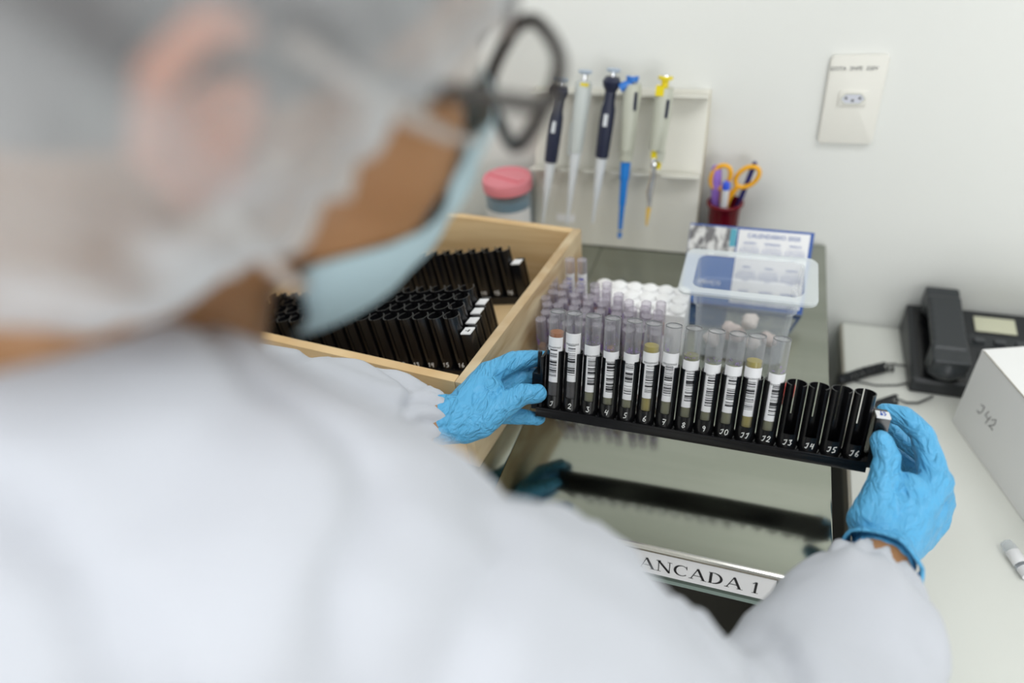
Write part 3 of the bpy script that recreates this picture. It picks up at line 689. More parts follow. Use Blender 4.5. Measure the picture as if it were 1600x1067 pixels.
def pipette(top, tip, kind, label):
    """top: centre of the plunger button; tip: nozzle end"""
    top, tip = Vector(top), Vector(tip); d = top-tip; Lh = d.length; z = d.normalized(); y = Vector((0, 1, 0)); y = (y-z*y.dot(z)).normalized(); x = y.cross(z)
    T = Matrix((x, y, z)).transposed().to_4x4(); T.translation = tip
    p = empty('pipette', T, label, 'pipette', 'pipettes on the wall stand')
    def prism(sec, name, m, par=p, bev=.0008):
        # sec: list (z, hx, hy, ox, oy)
        b = loft([[Vector((ox+hx*math.cos(a), oy+hy*math.sin(a), z_*Lh)) for a in [2*PI*i/20 for i in range(20)]] for z_, hx, hy, ox, oy in sec], True, True)
        return b.build(name, m, par)
    if kind == 'navy':
        prism([(0, .0018, .0018, 0, 0), (.15, .0032, .0032, 0, 0), (.25, .0055, .0055, 0, 0), (.455, .0078, .0078, 0, 0)], 'nozzle', 'pip_white')
        g = prism([(.456, .0095, .0095, 0, 0), (.47, .0098, .0098, 0, 0), (.68, .0105, .0105, 0, 0), (.76, .0100, .0105, 0, 0), (.80, .0078, .009, 0, 0), (.87, .0078, .009, 0, 0), (.90, .0115, .012, 0, -.002), (.93, .0125, .013, 0, -.003), (.955, .0095, .010, 0, 0)], 'grip', 'pip_navy')
        MB().box((0, -.0108, Lh*.70), (.0055, .001, Lh*.075)).build('display_window', 'pip_white', g)
        MB().lathe([(.003, Lh*.95), (.003, Lh*.99)], 12).build('plunger_rod', 'chrome', p)
        MB().lathe([(1e-5, Lh*.985), (.0085, Lh*.985), (.0098, Lh*.995), (.0092, Lh*1.003), (1e-5, Lh)], 20).build('plunger_button', 'btn', p)
    elif kind == 'grey':
        prism([(0, .0018, .0018, 0, 0), (.15, .0034, .0034, 0, 0), (.36, .0062, .0062, 0, 0), (.50, .0085, .0085, 0, 0)], 'nozzle', 'pip_white')
        g = prism([(.501, .0095, .010, 0, 0), (.55, .0102, .011, 0, 0), (.80, .0118, .012, 0, 0), (.90, .0118, .012, 0, 0), (.935, .0105, .012, 0, 0)], 'grip', 'pip_lgrey')
        MB().tube([(-.0105, 0, Lh*.47), (-.0115, 0, Lh*.62), (-.0112, 0, Lh*.68)], .002, 8).build('ejector_arm', 'pip_lgrey', p)
        MB().box((.003, -.010, Lh*.925), (.011, .004, .004)).build('green_ring', 'pip_yellow', p)
        MB().lathe([(.0032, Lh*.93), (.0032, Lh*.99)], 12).build('plunger_rod', 'chrome', p)
        MB().lathe([(1e-5, Lh*.975), (.0070, Lh*.98), (.0100, Lh*.99), (.0095, Lh*1.0), (1e-5, Lh)], 20).build('plunger_button', 'btn', p)
    elif kind == 'blue':
        n_ = prism([(0, .0030, .0030, 0, 0), (.045, .0032, .0032, 0, 0)], 'tip_collar', 'pip_blue')
        prism([(.055, .0030, .0030, 0, 0), (.22, .0042, .0042, 0, 0), (.221, .0050, .0050, 0, 0), (.38, .0056, .0056, 0, 0), (.381, .0066, .0066, 0, 0), (.50, .0074, .0074, 0, 0)], 'nozzle', 'pip_blue')
        MB().lathe([(.0036, Lh*.043), (.0036, Lh*.056)], 10).build('seal_ring', 'cream_edge', p)
        g = prism([(.501, .0100, .010, 0, 0), (.565, .0105, .011, 0, 0), (.57, .0112, .012, 0, 0), (.80, .0125, .013, 0, 0), (.90, .0128, .0135, .001, 0), (.95, .0110, .012, .002, 0)], 'grip', 'pip_grey')
        MB().box((.0085, -.0105, Lh*.86), (.0035, .006, Lh*.10)).build('counter_window', 'pip_navy', g)
        MB().tube([(.001, -.004, Lh*.945), (-.007, -.006, Lh*.945), (-.014, -.006, Lh*.925)], [.004, .0055, .0065], 10).build('ejector_lever', 'bluelever', p)
        MB().lathe([(1e-5, Lh*.96), (.0078, Lh*.96), (.0086, Lh*.975), (.0086, Lh*.99), (.006, Lh*.992)], 20).build('plunger_button', 'bluelever', p)
        MB().lathe([(1e-5, Lh*.995), (.0055, Lh*.995), (.006, Lh*.985)], 16).build('button_cap', 'chrome', p)
    else:
        prism([(0, .0014, .0014, 0, 0), (.13, .0034, .0034, 0, 0)], 'disposable_tip', 'amber')
        MB().lathe([(1e-5, Lh*.125), (.0026, Lh*.13), (.003, Lh*.26), (.004, Lh*.29), (.004, Lh*.40), (.006, Lh*.43), (1e-5, Lh*.47)], 14).build('metal_shaft', 'chrome', p)
        MB().tube([(-.001, -.003, Lh*.18), (-.004, -.004, Lh*.25), (-.001, -.004, Lh*.34), (-.002, -.004, Lh*.50)], .0022, 8).build('ejector_arm', 'chrome', p)
        b = MB().box((-.001, -.002, Lh*.505), (.009, .009, .012)); b.box((.006, .001, Lh*.44), (.006, .006, .016)); b.build('lower_clip', 'pip_yellow', p)
        g = prism([(.455, .0065, .007, .006, 0), (.52, .0075, .008, .006, 0), (.53, .0112, .012, .001, 0), (.78, .0125, .013, .001, 0), (.86, .0120, .013, .001, 0), (.92, .0105, .0125, .002, 0)], 'grip', 'pip_grey')
        MB().box((.0088, -.0105, Lh*.80), (.0035, .006, Lh*.11)).build('counter_window', 'pip_navy', g)
        MB().box((-.004, -.008, Lh*.905), (.011, .010, Lh*.06)).build('ejector_button', 'pip_yellow', g)
        MB().lathe([(1e-5, Lh*.92), (.0045, Lh*.92), (.0052, Lh*.965), (.0098, Lh*.97), (.0102, Lh*.985), (.007, Lh*.99)], 20).build('plunger_button', 'pip_yellow', p)
        MB().lathe([(1e-5, Lh*.995), (.0058, Lh*.995), (.0068, Lh*.985)], 16).build('button_cap', 'chrome', p)
PIPS = [('navy', (-.305, .943, 1.118), (-.303, .905, .885), 'navy-gripped pipette with white nozzle, leftmost on the stand'),
        ('grey', (0, 0, 0), (0, 0, 0), 'all light grey pipette, second from the left on the stand'),
        ('navy', (0, 0, 0), (0, 0, 0), 'navy-gripped pipette with white nozzle, in the middle of the stand'),
        ('blue', (0, 0, 0), (0, 0, 0), 'grey pipette with long bright blue nozzle and blue lever'),
        ('yellow', (0, 0, 0), (0, 0, 0), 'grey pipette with yellow button, metal shaft and small yellow tip')]
PIPXY = [((-0.2787, 0.945, 1.1428), (-0.3079, 0.905, 0.932)), ((-0.2433, 0.945, 1.1545), (-0.2684, 0.905, 0.9355)), ((-0.2039, 0.945, 1.1565), (-0.2278, 0.905, 0.9412)), ((-0.1776, 0.945, 1.15), (-0.1864, 0.905, 0.9196)), ((-0.1331, 0.945, 1.1505), (-0.1462, 0.905, 0.9441))]
for (kind, _, _, lab), (tp, ti) in zip(PIPS, PIPXY): pipette(tp, ti, kind, lab)

# ------------------------------------------------------------------ jar, socket
M['coral'] = mat('coral_lid', srgb(232, 140, 150), .45); M['bluegel'] = mat('blue_contents', srgb(60, 130, 160), .4)
jr = empty('plastic_jar', (-.368, .925, ST), 'round clear jar with coral screw lid and blue contents behind the crate', 'jar')
MB().lathe([(1e-5, .0005), (.035, .0005), (.037, .004), (.037, .088), (.034, .094), (.034, .102)], 32).build('body', 'jar', jr)
MB().lathe([(1e-5, .003), (.034, .003), (.034, .080), (1e-5, .080)], 28).build('blue_contents', 'bluegel', jr)
MB().shell(-1.35, 1.35, .0376, .0373, .018, .067, 24).build('paper_label', 'paper', jr)
b = MB().lathe([(.036, .094), (.039, .094), (.0395, .108), (.038, .112), (.034, .112), (.033, .110), (1e-5, .110)], 40); b.box((0, 0, .1115), (.012, .060, .004), RT((0, 0, 0), rz=1.2)); b.build('lid', 'coral', jr)
for i in range(3): MB().shell(-.9, -.1-.2*i, .0379, .0377, .030+.009*i, .0325+.009*i, 8).build('print_line', 'cal_text', jr)

M['plate'] = mat('cream_outlet_plate', srgb(232, 230, 222), .4); M['outlet_in'] = mat('pale_outlet_insert', srgb(214, 216, 226), .4)
so = empty('wall_socket', RT((.104, YW-.0005, 1.1045), ry=math.radians(-1.2)), 'cream rectangular power outlet plate with one three-pin socket on the back wall', 'power outlet')
def PY(poly, th, T=None):   # polygon in xz extruded towards -y
    return MB().plate(poly, th, RT((0, 0, 0), rx=PI/2) if T is None else T @ RT((0, 0, 0), rx=PI/2))
PY([(v.x, v.y) for v in rrect(.034, .058, .006, 0)], .006).build('plate', 'plate', so, bevel=.0015)
MB().box((0, -.0068, .004), (.034, .0022, .019)).build('module', 'plate', so, bevel=.0005)
PY([(-.0145, .004), (-.009, .0105), (.009, .0105), (.0145, .004), (.009, -.0025), (-.009, -.0025)], .0004, RT((0, -.0079, 0))).build('socket_face', 'outlet_in', so)
b = MB().tube([(-.0145, -.0083, .004), (-.009, -.0083, .0105), (.009, -.0083, .0105), (.0145, -.0083, .004), (.009, -.0083, -.0025), (-.009, -.0083, -.0025)], .0006, 6, closed=True); b.build('socket_rim', 'pip_grey', so)
for x, z in ((-.0082, .005), (.0082, .005), (0, .0018)): MB().lathe([(1e-5, 0), (.0016, 0), (.0016, .0006), (1e-5, .0006)], 12, RT((x, -.0083, z), rx=PI/2)).build('pin_hole', 'ink_black', so)
M['faded'] = mat('faded_black_ink', srgb(110, 112, 112), .6)
text_mesh('GOTA  2NFE  220V', .0068, 'lettering', 'faded', so, RT((-.005, -.0063, .042), rx=PI/2))

# ------------------------------------------------------------------ telephone
M['phone'] = mat('dark_grey_phone_plastic', (.018, .020, .023), .38); M['phone2'] = mat('phone_handset_plastic', (.024, .028, .032), .34); M['key'] = mat('grey_keys', (.06, .065, .07), .4)
M['lcd'] = mat('cream_paper_insert', srgb(205, 205, 180), .5)
ph = empty('desk_telephone', RT((.325, .910, WT), rz=math.radians(0)), 'dark grey corded desk telephone standing against the wall', 'telephone')
def slope_prism(x0, x1, y0, y1, h0, h1, zb=0.0005):
    b = MB(); b.add([(x0, y0, zb), (x1, y0, zb), (x1, y1, zb), (x0, y1, zb), (x0, y0, h0), (x1, y0, h0), (x1, y1, h1), (x0, y1, h1)], [(3, 2, 1, 0), (4, 5, 6, 7), (0, 1, 5, 4), (1, 2, 6, 5), (2, 3, 7, 6), (3, 0, 4, 7)]); return b
sl_ = math.atan2(.050-.022, .165)
body = slope_prism(-.085, .085, -.070, .080, .0245, .050).build('body', 'phone', ph, bevel=.005, seg=3)
def on(x, y, dz=0): return RT((x, y, .022+(.028)*(y+.085)/.165+dz), rx=sl_)
MB().box((0, 0, .001), (.052, .030, .002)).build('number_card', 'lcd', ph, bevel=.0008, T=on(.028, .050, .0005))
for t_, x, y in (('4', -.016, .006), ('CJ', .017, -.007)): pass
for r_ in range(1):
    for c_ in range(3): MB().box((0, 0, .0025), (.014, .008, .005)).build('function_key', 'key', ph, bevel=.001, T=on(.004+.026*c_, .016, 0))
for r_ in range(3):
    for c_ in range(3): MB().box((0, 0, .0025), (.012, .009, .005)).build('keypad_button', 'key', ph, bevel=.001, T=on(.008+.021*c_, -.010-.018*r_, 0))
MB().box((0, 0, .0005), (.085, .022, .001)).build('key_strip', 'phone2', ph, T=on(.035, .018, -.0003))
MB().box((0, 0, .0007), (.058, .142, .0014)).build('cradle', 'black', ph, bevel=.0006, T=on(-.047, .004, 0))
hs = MB()
cx = -.047
for y0_, w0 in ((.058, .024), (-.056, .026)):
    T = on(cx, y0_, .019); hs.sphere((0, 0, 0), (w0*1.0, .024, .020), 20, T)
hs.box((0, 0, 0), (.042, .10, .016), on(cx, .001, .036)); hs.box((0, 0, 0), (.044, .030, .030), on(cx, .060, .026)); hs.box((0, 0, 0), (.046, .034, .030), on(cx, -.056, .026))
blob(hs, 'handset', 'phone2', ph, .0022, 8)
# cords
def coil(path, r, turns, wr_, mb):
    path = [Vector(p) for p in path]; n = turns*12; seg = [(b-a).length for a, b in zip(path[:-1], path[1:])]; tot = sum(seg); pts = []
    for i in range(n+1):
        s = tot*i/n; k = 0
        while k < len(seg)-1 and s > seg[k]: s -= seg[k]; k += 1
        c = path[k].lerp(path[k+1], min(1, s/seg[k])); d = (path[k+1]-path[k]).normalized(); a = Vector((0, 0, 1)); b_ = d.cross(a).normalized(); t = 2*PI*i/12
        pts.append(c+a*r*math.cos(t)+b_*r*math.sin(t))
    mb.tube(pts, wr_, 6)
cb = MB(); z = WT+.008
coil([(.150, .838, WT+.0075), (.165, .846, z), (.185, .862, z), (.212, .878, z+.001)], .0062, 12, .0021, cb)
coil([(.214, .879, z), (.226, .882, z)], .0055, 2, .0015, cb)
cb.tube([(.226, .882, z+.004), (.236, .888, z+.001), (.248, .886, WT+.006), (.262, .872, WT+.007)], .0015, 6)
coil([(.196, .792, WT+.007), (.206, .800, WT+.007), (.222, .812, WT+.007)], .0062, 6, .0019, cb)
cb.tube([(.222, .812, WT+.009), (.235, .812, WT+.004), (.250, .815, WT+.004), (.268, .826, WT+.010)], .0015, 6)
cb.tube([(.150, .838, WT+.002), (.17, .846, WT+.002), (.2, .843, WT+.002), (.228, .850, WT+.002), (.25, .862, WT+.003)], .0013, 6)
tag(cb.build('telephone_cord', 'phone'), 'dark coiled telephone cord curling over the white bench left of the phone', 'cord')
lc = MB().tube([(.400, .985, WT+.05), (.418, .990, WT+.085), (.45, .990, WT+.13), (.50, .990, WT+.20)], .0018, 6)
tag(lc.build('line_cable', 'phone'), 'thin grey cable rising along the wall from the back of the phone', 'cable')

# ------------------------------------------------------------------ white carton and vial
M['carton'] = mat('white_carton', srgb(244, 244, 243), .55)
ang = math.atan2(-.945, .325)
bxT = RT((.2885, .792, WT+.0005), rz=ang)     # local +x runs along the near lower edge, local +y to the right
bx = empty('carton_box', bxT, 'plain white carton with a number scribbled in pencil, at the right edge of the bench', 'box')
# local frame: x along d1, y = perpendicular left of d1
MB().box((.15, .10, .062), (.30, .20, .124)).build('carton', 'carton', bx, bevel=.0012)
M['pencil'] = mat('pencil_grey', srgb(120, 118, 118), .7)
s_ = MB(); scribble(s_, 'J42', lambda a, zz: Vector((.052+a, -.0004, .050+zz)), .016, .0005, slant=.1, gap=.8, jit=.08); s_.build('pencil_number', 'pencil', bx)
s_ = MB(); s_.tube([(.004, 0, .1245), (.30, -.0006, .1245)], .0007, 6); s_.build('lid_fold', 'bench_edge', bx)
vl = empty('sample_vial', RT((.318, .585, WT+.0075), rx=PI/2, rz=math.radians(20)), 'small clear vial with white label lying on the white bench at the right edge', 'vial')
MB().lathe([(1e-5, -.012), (.006, -.010), (.007, -.004), (.007, .022), (.005, .024)], 18).build('wall', 'tub', vl)
MB().lathe([(.0071, .002), (.0072, .0022), (.0072, .018), (.0071, .0182)], 18, close='none').build('white_label', 'paper', vl)
MB().shell(-.3, .5, .0075, .0073, .006, .010, 4).build('black_print', 'ink_black', vl)
MB().lathe([(1e-5, .022), (.0068, .022), (.0068, .032), (1e-5, .032)], 18).build('stopper', 'white_pl', vl)

HEADC = (-.189, .211, 1.411); CAPMAX = 122; GOFF = .012; HS = 1.05
NECKB = (-.255, .110, 1.280)
JOINTS = ((-.138, .102, 1.243), (-.43, .18, 1.21), (.049, .162, 1.012), (-.50, .30, 1.07), (-.29, -.01, 1.13), (-.34, -.17, .87))
GSR, GER = .070, .068
GFR = ((.155, .0285), (.25, .043), (.40, .058), (.7, .064), (1, .067)); GFL = ((.12, .0325), (.22, .044), (.5, .055), (1, .060))

FOLDS = (((-.005, .206, 1.086), (.004, .190, 1.058), .023, .030), ((-.045, .202, 1.124), (-.03, .17, 1.09), .020, .035), ((-.045, .202, 1.124), (-.077, .185, 1.158), .018, .022))

# ------------------------------------------------------------------ the person
pe = empty('person', (-.33, 0, 0), 'person in white gown, sheer cap, mask, glasses and blue gloves holding the tube rack', 'person')
PO = Vector((-.33, 0, 0)); PM = Matrix.Translation(-PO)
hf, hu, hr = Vector((.452, .788, -.418)), Vector((.549, .123, .826)), Vector((1, 0, 0))
hf.normalize(); hu = (hu-hf*hu.dot(hf)).normalized(); hr = hf.cross(hu)
HM = Matrix((hr, hf, hu)).transposed().to_4x4(); HM = HM @ Matrix.Scale(HS, 4); HM.translation = HEADC
HR = dict(wrist=(0.138,0.398,0.946),thC=(0.126,0.416,0.959),thM=(0.133,0.443,0.972),thI=(0.136,0.467,0.983),thT=(0.130,0.478,0.992),inM=(0.176,0.465,0.968),inP=(0.166,0.502,0.985),inD=(0.152,0.517,0.989),inT=(0.138,0.522,0.987),miM=(0.186,0.469,0.938),miP=(0.184,0.518,0.942),miT=(0.15,0.533,0.955),riM=(0.189,0.468,0.913),riP=(0.187,0.52,0.914),riT=(0.152,0.533,0.931),piM=(0.183,0.462,0.895),piP=(0.184,0.505,0.889),piT=(0.155,0.518,0.911))
HL = dict(wrist=(-0.244,0.416,0.99),thC=(-0.223,0.423,0.988),thM=(-0.205,0.439,0.994),thI=(-0.19,0.457,0.998),thT=(-0.176,0.466,0.994),inM=(-0.229,0.47,1.005),inP=(-0.21,0.497,1.004),inD=(-0.197,0.51,0.999),inT=(-0.186,0.519,0.994),miM=(-0.229,0.473,0.985),miP=(-0.208,0.5,0.982),miT=(-0.187,0.519,0.969),riM=(-0.228,0.474,0.969),riP=(-0.209,0.499,0.957),riT=(-0.186,0.509,0.948),piM=(-0.226,0.461,0.961),piP=(-0.201,0.471,0.952),piT=(-0.183,0.479,0.945))
def hand(mb, Hd, s=1.0, d=0.0):
    q = Vector(Hd['thM']).lerp(Vector(Hd['inM']), .55).lerp(Vector(Hd['wrist']), .12); mb.sphere(q, .0165*s-d, 14); mb.capsule(q, Vector(Hd['miM']), .0165*s-d, .0125*s-d)
    V = {k: Vector(v) for k, v in Hd.items()}
    def c(a, b, r0, r1): mb.capsule(V[a], V[b], r0*s-d, r1*s-d, 14)
    c('wrist', 'inM', .0215, .0140); c('wrist', 'miM', .0215, .0140); c('wrist', 'riM', .0215, .0130); c('wrist', 'piM', .0205, .0125)
    c('wrist', 'thC', .0205, .0190); c('thC', 'thM', .0190, .0135); c('thM', 'thI', .0130, .0112); c('thI', 'thT', .0112, .0096)
    c('inM', 'miM', .0135, .0135); c('miM', 'riM', .0135, .0128); c('riM', 'piM', .0128, .012)
    mid = V['thM'].lerp(V['inM'], .5); mb.capsule(V['thM'].lerp(V['wrist'], .35), V['inM'].lerp(V['wrist'], .35), .015*s-d, .015*s-d)
    c('inM', 'inP', .0128, .0108); c('inP', 'inD', .0106, .0098); c('inD', 'inT', .0098, .0084)
    for f in ('mi', 'ri', 'pi'):
        k = {'mi': 1, 'ri': .96, 'pi': .88}[f]; c(f+'M', f+'P', .0122*k, .0105*k); c(f+'P', f+'T', .0105*k, .0084*k)
# --- body: one continuous skin surface
def Hc(x, y, z): return HM @ Vector((x, y, z))
b = MB()
b.sphere((0, -.012, .045), (.073, .092, .088), 28, HM)
b.sphere((0, .028, .020), (.066, .066, .078), 24, HM)
b.sphere((0, .040, -.030), (.056, .052, .070), 24, HM)
b.capsule(Hc(.050, .004, -.050), Hc(.020, .074, -.096), .022, .019); b.capsule(Hc(-.050, .004, -.050), Hc(-.020, .074, -.096), .022, .019)
b.capsule(Hc(.044, .038, -.062), Hc(.040, .066, -.050), .027, .026); b.capsule(Hc(-.044, .038, -.062), Hc(-.040, .066, -.050), .027, .026)
b.capsule(Hc(.016, .072, -.094), Hc(-.016, .072, -.094), .017, .017)
b.capsule(Hc(.040, .062, -.010), Hc(.030, .072, -.045), .022, .022); b.capsule(Hc(-.040, .062, -.010), Hc(-.030, .072, -.045), .022, .022)
b.capsule(Hc(-.030, .080, .040), Hc(.030, .080, .040), .012, .012)
b.sphere((.041, .058, -.026), (.027, .034, .042), 18, HM); b.sphere((-.041, .058, -.026), (.027, .034, .042), 18, HM)
b.capsule(Hc(0, .092, .020), Hc(0, .112, -.028), .006, .010); b.sphere((.010, .100, -.030), (.007, .009, .007), 12, HM); b.sphere((-.010, .100, -.030), (.007, .009, .007), 12, HM)
b.capsule(Hc(-.014, .094, -.055), Hc(.014, .094, -.055), .008, .008); b.capsule(Hc(-.012, .091, -.066), Hc(.012, .091, -.066), .008, .008)
NB = Vector(NECKB)
b.capsule(Hc(0, -.030, -.020), NB, .054, .052); b.capsule(Hc(0, .01, -.06), NB+Vector((.02, .03, -.02)), .042, .045)
SR, SL, ER, EL, CH, HP = [Vector(v) for v in JOINTS]
b.capsule(NB, CH, .075, .12); b.capsule(CH, HP, .12, .13); b.capsule(NB, SR, .055, .050); b.capsule(NB, SL, .055, .05)
b.capsule(SR, CH, .05, .10); b.capsule(SL, CH, .05, .10)
b.capsule(SR, ER, .048, .038); b.capsule(SL, EL, .048, .038)
b.capsule(ER, HR['wrist'], .038, .0225); b.capsule(EL, HL['wrist'], .038, .0225)
for s in (-1, 1):
    hp = HP+Vector((.09*s, 0, -.04)); kn = Vector((HP.x+.10*s, HP.y+.03, .47)); an = Vector((HP.x+.10*s, HP.y-.03, .09))
    b.capsule(hp, kn, .085, .055); b.capsule(kn, an, .052, .036)
hand(b, HR, .90, .0022); hand(b, HL, .90, .0022)
blob(b, 'body', 'skin', pe, .0042, 3, T=PM)
# ears, eyes, lips
for s in (1, -1):
    b = MB(); pts = [(s*.074, -.018, .026), (s*.083, -.030, .030), (s*.088, -.040, .018), (s*.086, -.038, -.004), (s*.079, -.024, -.022), (s*.072, -.010, -.028), (s*.072, -.008, -.014)]
    b.tube(pts, .0052, 8, HM, closed=False); b.sphere((s*.078, -.022, .000), (.005, .014, .024), 14, HM)
    blob(b, 'ear', 'ear', pe, .0022, 4, T=PM)
    MB().sphere((s*.031, .0800, .012), .0125, 16, HM).build('eyeball', 'tooth', pe, T=PM)
    MB().sphere((s*.031, .0895, .010), .0058, 12, HM).build('iris', 'iris', pe, T=PM)
    MB().tube([(s*.014, .094, .036), (s*.030, .094, .041), (s*.048, .082, .036)], .0028, 8, HM).build('eyebrow', 'hair', pe, T=PM)
# hair under the cap
b = MB(); b.sphere((0, -.018, .052), (.080, .096, .090), 30, HM); b.sphere((0, -.050, .015), (.072, .066, .075), 24, HM); b.sphere((0, -.100, .060), (.045, .040, .042), 20, HM)
blob(b, 'hair', 'hair', pe, .005, 4, T=PM)
# bouffant cap: sheer shell drawn in along its elastic edge
n_ax = Vector((0, -.79, .61)).normalized(); e2 = Vector((1, 0, 0)); e3 = n_ax.cross(e2)
vs = []; fs = []; NT, NP = 46, 150
for j in range(NT+1):
    t = math.radians(CAPMAX)*j/NT
    for i in range(NP):
        p = 2*PI*i/NP; d = n_ax*math.cos(t)+(e2*math.cos(p)+e3*math.sin(p))*math.sin(t)
        r = 1/math.sqrt((d.x/.097)**2+(d.y/.122)**2+(d.z/.112)**2); r *= 1+.34*max(0, d.dot(Vector((0, -.55, -.83))))
        k = j/NT; pull = max(0, (k-.80)/.20)
        r *= 1-.10*pull*pull
        r *= 1+.035*noise.noise(d*3.2)+.022*noise.noise(d*8)+(.012+.03*max(0, k-.55))*math.sin(26*p+4*noise.noise(d*4))*k
        vs.append(HM @ (d*r+Vector((0, -.014, .030))))
    if j:
        a = (j-1)*NP; c_ = j*NP
        for i in range(NP): q = (i+1) % NP; fs.append((a+i, a+q, c_+q, c_+i))
b = MB(); b.add(vs, fs); cap = b.build('bouffant_cap', 'cap', pe, sharp=180, T=PM)
b = MB(); b.tube([v*1.0 for v in vs[-NP:]], .0032, 6, closed=True); b.build('elastic_edge', 'strap', cap)
# mask
vs = []; fs = []; NU, NV = 40, 22
def maskpt(u, v):
    # u -1..1 across the face, v 0 top .. 1 bottom; the lower half reaches back along the jaw
    k = min(1, max(0, (v-.42)/.17)); k = k*k*(3-2*k)
    am = math.radians(54+31*k-10*max(0, v-.62)/.38); a = u*am
    z = -.002-.100*v-.014*max(0, v-.6)/.4*(1-abs(u))
    ry = .106+.010*math.sin(PI*min(1, v*1.1))-.022*(max(0, v-.80)/.20)**2
    if v < .35: ry += .012*(1-abs(u))**3
    rx = .074-.004*v
    return Vector((rx*math.copysign(abs(math.sin(a))**.75, a), ry*abs(math.cos(a))**.72+.006, z))
for j in range(NV+1):
    for i in range(NU+1):
        u = -1+2*i/NU; v = j/NV; vs.append(HM @ (maskpt(u, v)+Vector((0, .0012*math.sin(v*22), 0))))
for j in range(NV):
    for i in range(NU): a = j*(NU+1)+i; fs.append((a, a+1, a+NU+2, a+NU+1))
b = MB(); b.add(vs, fs); mk = b.build('face_mask', 'mask', pe, sharp=180, T=PM)
so_ = mk.modifiers.new('thickness', 'SOLIDIFY'); so_.thickness = .0014
for s in (1, -1):
    for v0, z1 in ((0.0, .030), (.64, -.022)):
        a = maskpt(s, v0); e = Vector((s*.084, -.012 if v0 == 0 else -.016, z1)); m_ = a.lerp(e, .5)+Vector((s*.010, 0, 0))
        MB().tube([a, a.lerp(m_, .5)+Vector((s*.004, 0, 0)), m_, m_.lerp(e, .5)+Vector((s*.002, 0, 0)), e], .0042, 8, HM, flat=.35, up=(HM.to_3x3() @ Vector((s, 0, 0)))).build('ear_loop', 'strap', mk)
# glasses
gl = MB(); G0 = .112
for s in (1, -1):
    pts = []
    for k in range(24):
        a = 2*PI*k/24; cx, cz = math.cos(a), math.sin(a); sq = .5; x = s*.0345+.027*math.copysign(abs(cx)**.6, cx); z = .010+.021*math.copysign(abs(cz)**.7, cz)
        pts.append((x, G0-.28*abs(x)**1.0*abs(x)/.06+GOFF, z))
    gl.tube(pts, .0030, 8, HM, closed=True)
gl.tube([(-.008, G0+GOFF+.001, .016), (0, G0+GOFF+.003, .019), (.008, G0+GOFF+.001, .016)], .0022, 8, HM)
gl_ = gl.build('glasses_frame', 'frame', pe, T=PM)
for s in (1, -1):
    b = MB(); n = 20; vs = []
    for k in range(n):
        a = 2*PI*k/n; cx, cz = math.cos(a), math.sin(a); x = s*.0345+.026*math.copysign(abs(cx)**.6, cx); z = .010+.020*math.copysign(abs(cz)**.7, cz); vs.append((x, G0-.28*x*x/.06+GOFF, z))
    b.add(vs, [list(range(n))], HM); b.build('lens', 'lens', gl_)
    MB().tube([(s*.0625, G0-.018+GOFF, .020), (s*.070, .092, .020), (s*.080, .02, .022), (s*.081, -.025, .020), (s*.078, -.050, -.004)], .0042, 8, HM, flat=.6).build('temple_arm', 'frame', gl_)
# --- gown
b = MB()
b.capsule(NB+Vector((0, -.01, -.03)), CH, .080, .155); b.capsule(CH, HP, .155, .165)
b.capsule(HP, Vector((HP.x, HP.y+.01, .42)), .165, .21)
b.capsule(NB+Vector((0, 0, -.015)), SR, .062, GSR); b.capsule(NB+Vector((0, -.01, -.012)), Vector((-.235, .03, 1.262)), .062, .070); b.capsule(Vector((-.235, .03, 1.262)), SR, .070, .060); b.capsule(Vector((-.215, .080, 1.278)), Vector((-.185, .105, 1.272)), .061, .058); b.capsule(NB+Vector((0, 0, -.015)), SL, .060, .066); b.capsule(SR, CH, .066, .12); b.capsule(SL, CH, .066, .12)
b.capsule(SR, ER, GSR, GER); b.capsule(SL, EL, .068, .062)
for p_, q_, ra, rb in FOLDS: b.capsule(p_, q_, ra, rb)
WR = Vector(HR['wrist']); WL = Vector(HL['wrist'])
for W_, E_, prof in ((WR, ER, GFR), (WL, EL, GFL)):
    for (t0, r0), (t1, r1) in zip(prof[:-1], prof[1:]): b.capsule(W_.lerp(E_, t0), W_.lerp(E_, t1), r0, r1, 20)
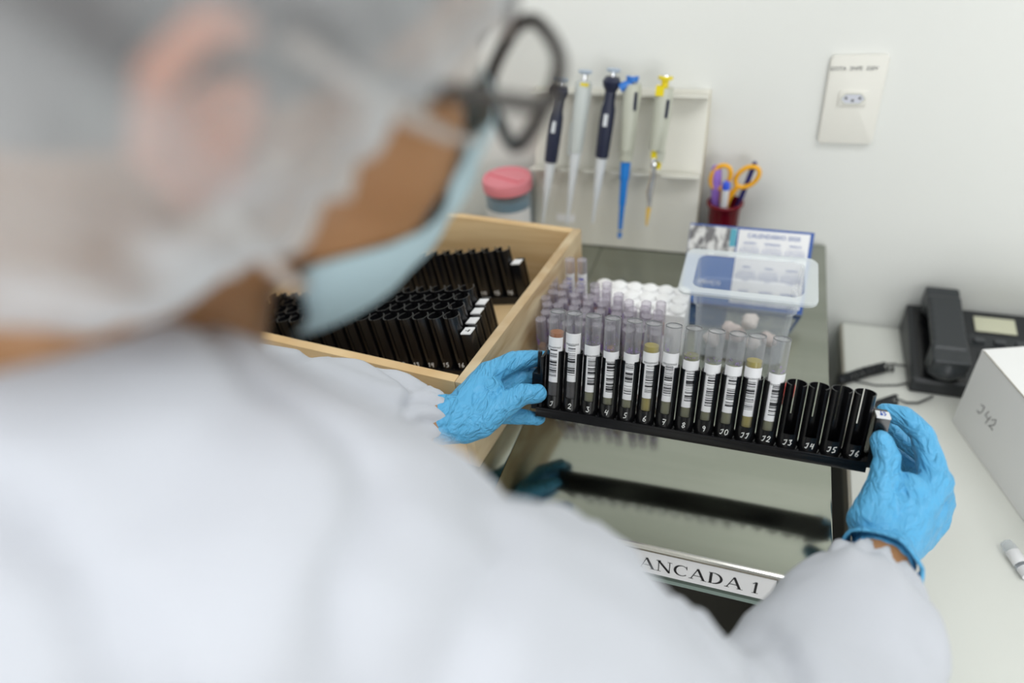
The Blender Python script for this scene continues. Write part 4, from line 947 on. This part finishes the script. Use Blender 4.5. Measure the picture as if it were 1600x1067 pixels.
def wrinkle(co, n):
    a = noise.noise(co*7+Vector((3, 1, 2)))*.013+noise.noise(co*16)*.006
    a -= .007*max(0, 1-abs(noise.noise(co*11+Vector((5, 0, 3))))*7)
    d = min((co-WR).length, (co-WL).length)
    if d < .14:
        W_, E_ = (WR, ER) if (co-WR).length < (co-WL).length else (WL, EL)
        ax = (E_-W_).normalized(); q = co-W_; q = q-ax*q.dot(ax); x_ = ax.orthogonal().normalized(); y_ = ax.cross(x_); an = math.atan2(q.dot(y_), q.dot(x_))
        a = a*min(1, d/.06)+.0046*math.sin(9*an+3*noise.noise(co*20))*(1-d/.14)*min(1, d/.03)+.003*noise.noise(co*30)*min(1, d/.05)
    return co+n*a
gown = blob(b, 'gown', 'gown', pe, .006, 5, wrinkle, T=PM)
M['stain'] = mat('faint_pink_stain', srgb(226, 190, 200), .8)
# --- gloves
def glove_fn(Hd):
    W_ = Vector(Hd['wrist']); ax = (Vector(Hd['miM'])-W_).normalized()
    def f(co, n):
        return co+n*(.0006*noise.noise(Vector((co.x*90, co.y*90, co.z*90)))+.0004*noise.noise(co*45+n*2)-.0011*max(0, .25-abs(noise.noise(Vector((co.x*60+co.y*30, co.y*25, co.z*85)))))*2)
    return f
for Hd, E_, lab in ((HR, ER, 'R'), (HL, EL, 'L')):
    b = MB(); hand(b, Hd); W_ = Vector(Hd['wrist']); ax = (E_-W_).normalized()
    c1 = W_+ax*.012; b.capsule(W_-ax*.01, c1, .0225, .0250)
    T = ax.to_track_quat('Z', 'Y').to_matrix().to_4x4(); T.translation = c1+ax*.006
    gv = blob(b, 'glove', 'glove', pe, .0014, 5, glove_fn(Hd), T=PM)
    if lab == 'L': continue
    pts_ = [T @ Vector(((.0325+.002*math.sin(5*a))*math.cos(a), (.0285+.002*math.cos(3*a))*math.sin(a), .004*math.sin(2*a+1))) for a in [2*PI*i/30 for i in range(30)]]
    b = MB(); vs = []; n = 30
    for k in range(4):
        for i in range(n):
            a = 2*PI*i/n; r = (.0262, .0272, .0290, .0318)[k]; vs.append(T @ Vector(((r+.0016*math.sin(7*a+k))*math.cos(a), (r*.94+.0014*math.cos(5*a))*math.sin(a), (-.016, -.010, -.004, .003)[k]+.0025*math.sin(2*a+1))))
    b.add(vs, [(k*n+i, k*n+(i+1) % n, (k+1)*n+(i+1) % n, (k+1)*n+i) for k in range(3) for i in range(n)])
    b.tube(vs[-n:], .0016, 6, closed=True)
    b.build('cuff', 'glove', gv, sharp=180)
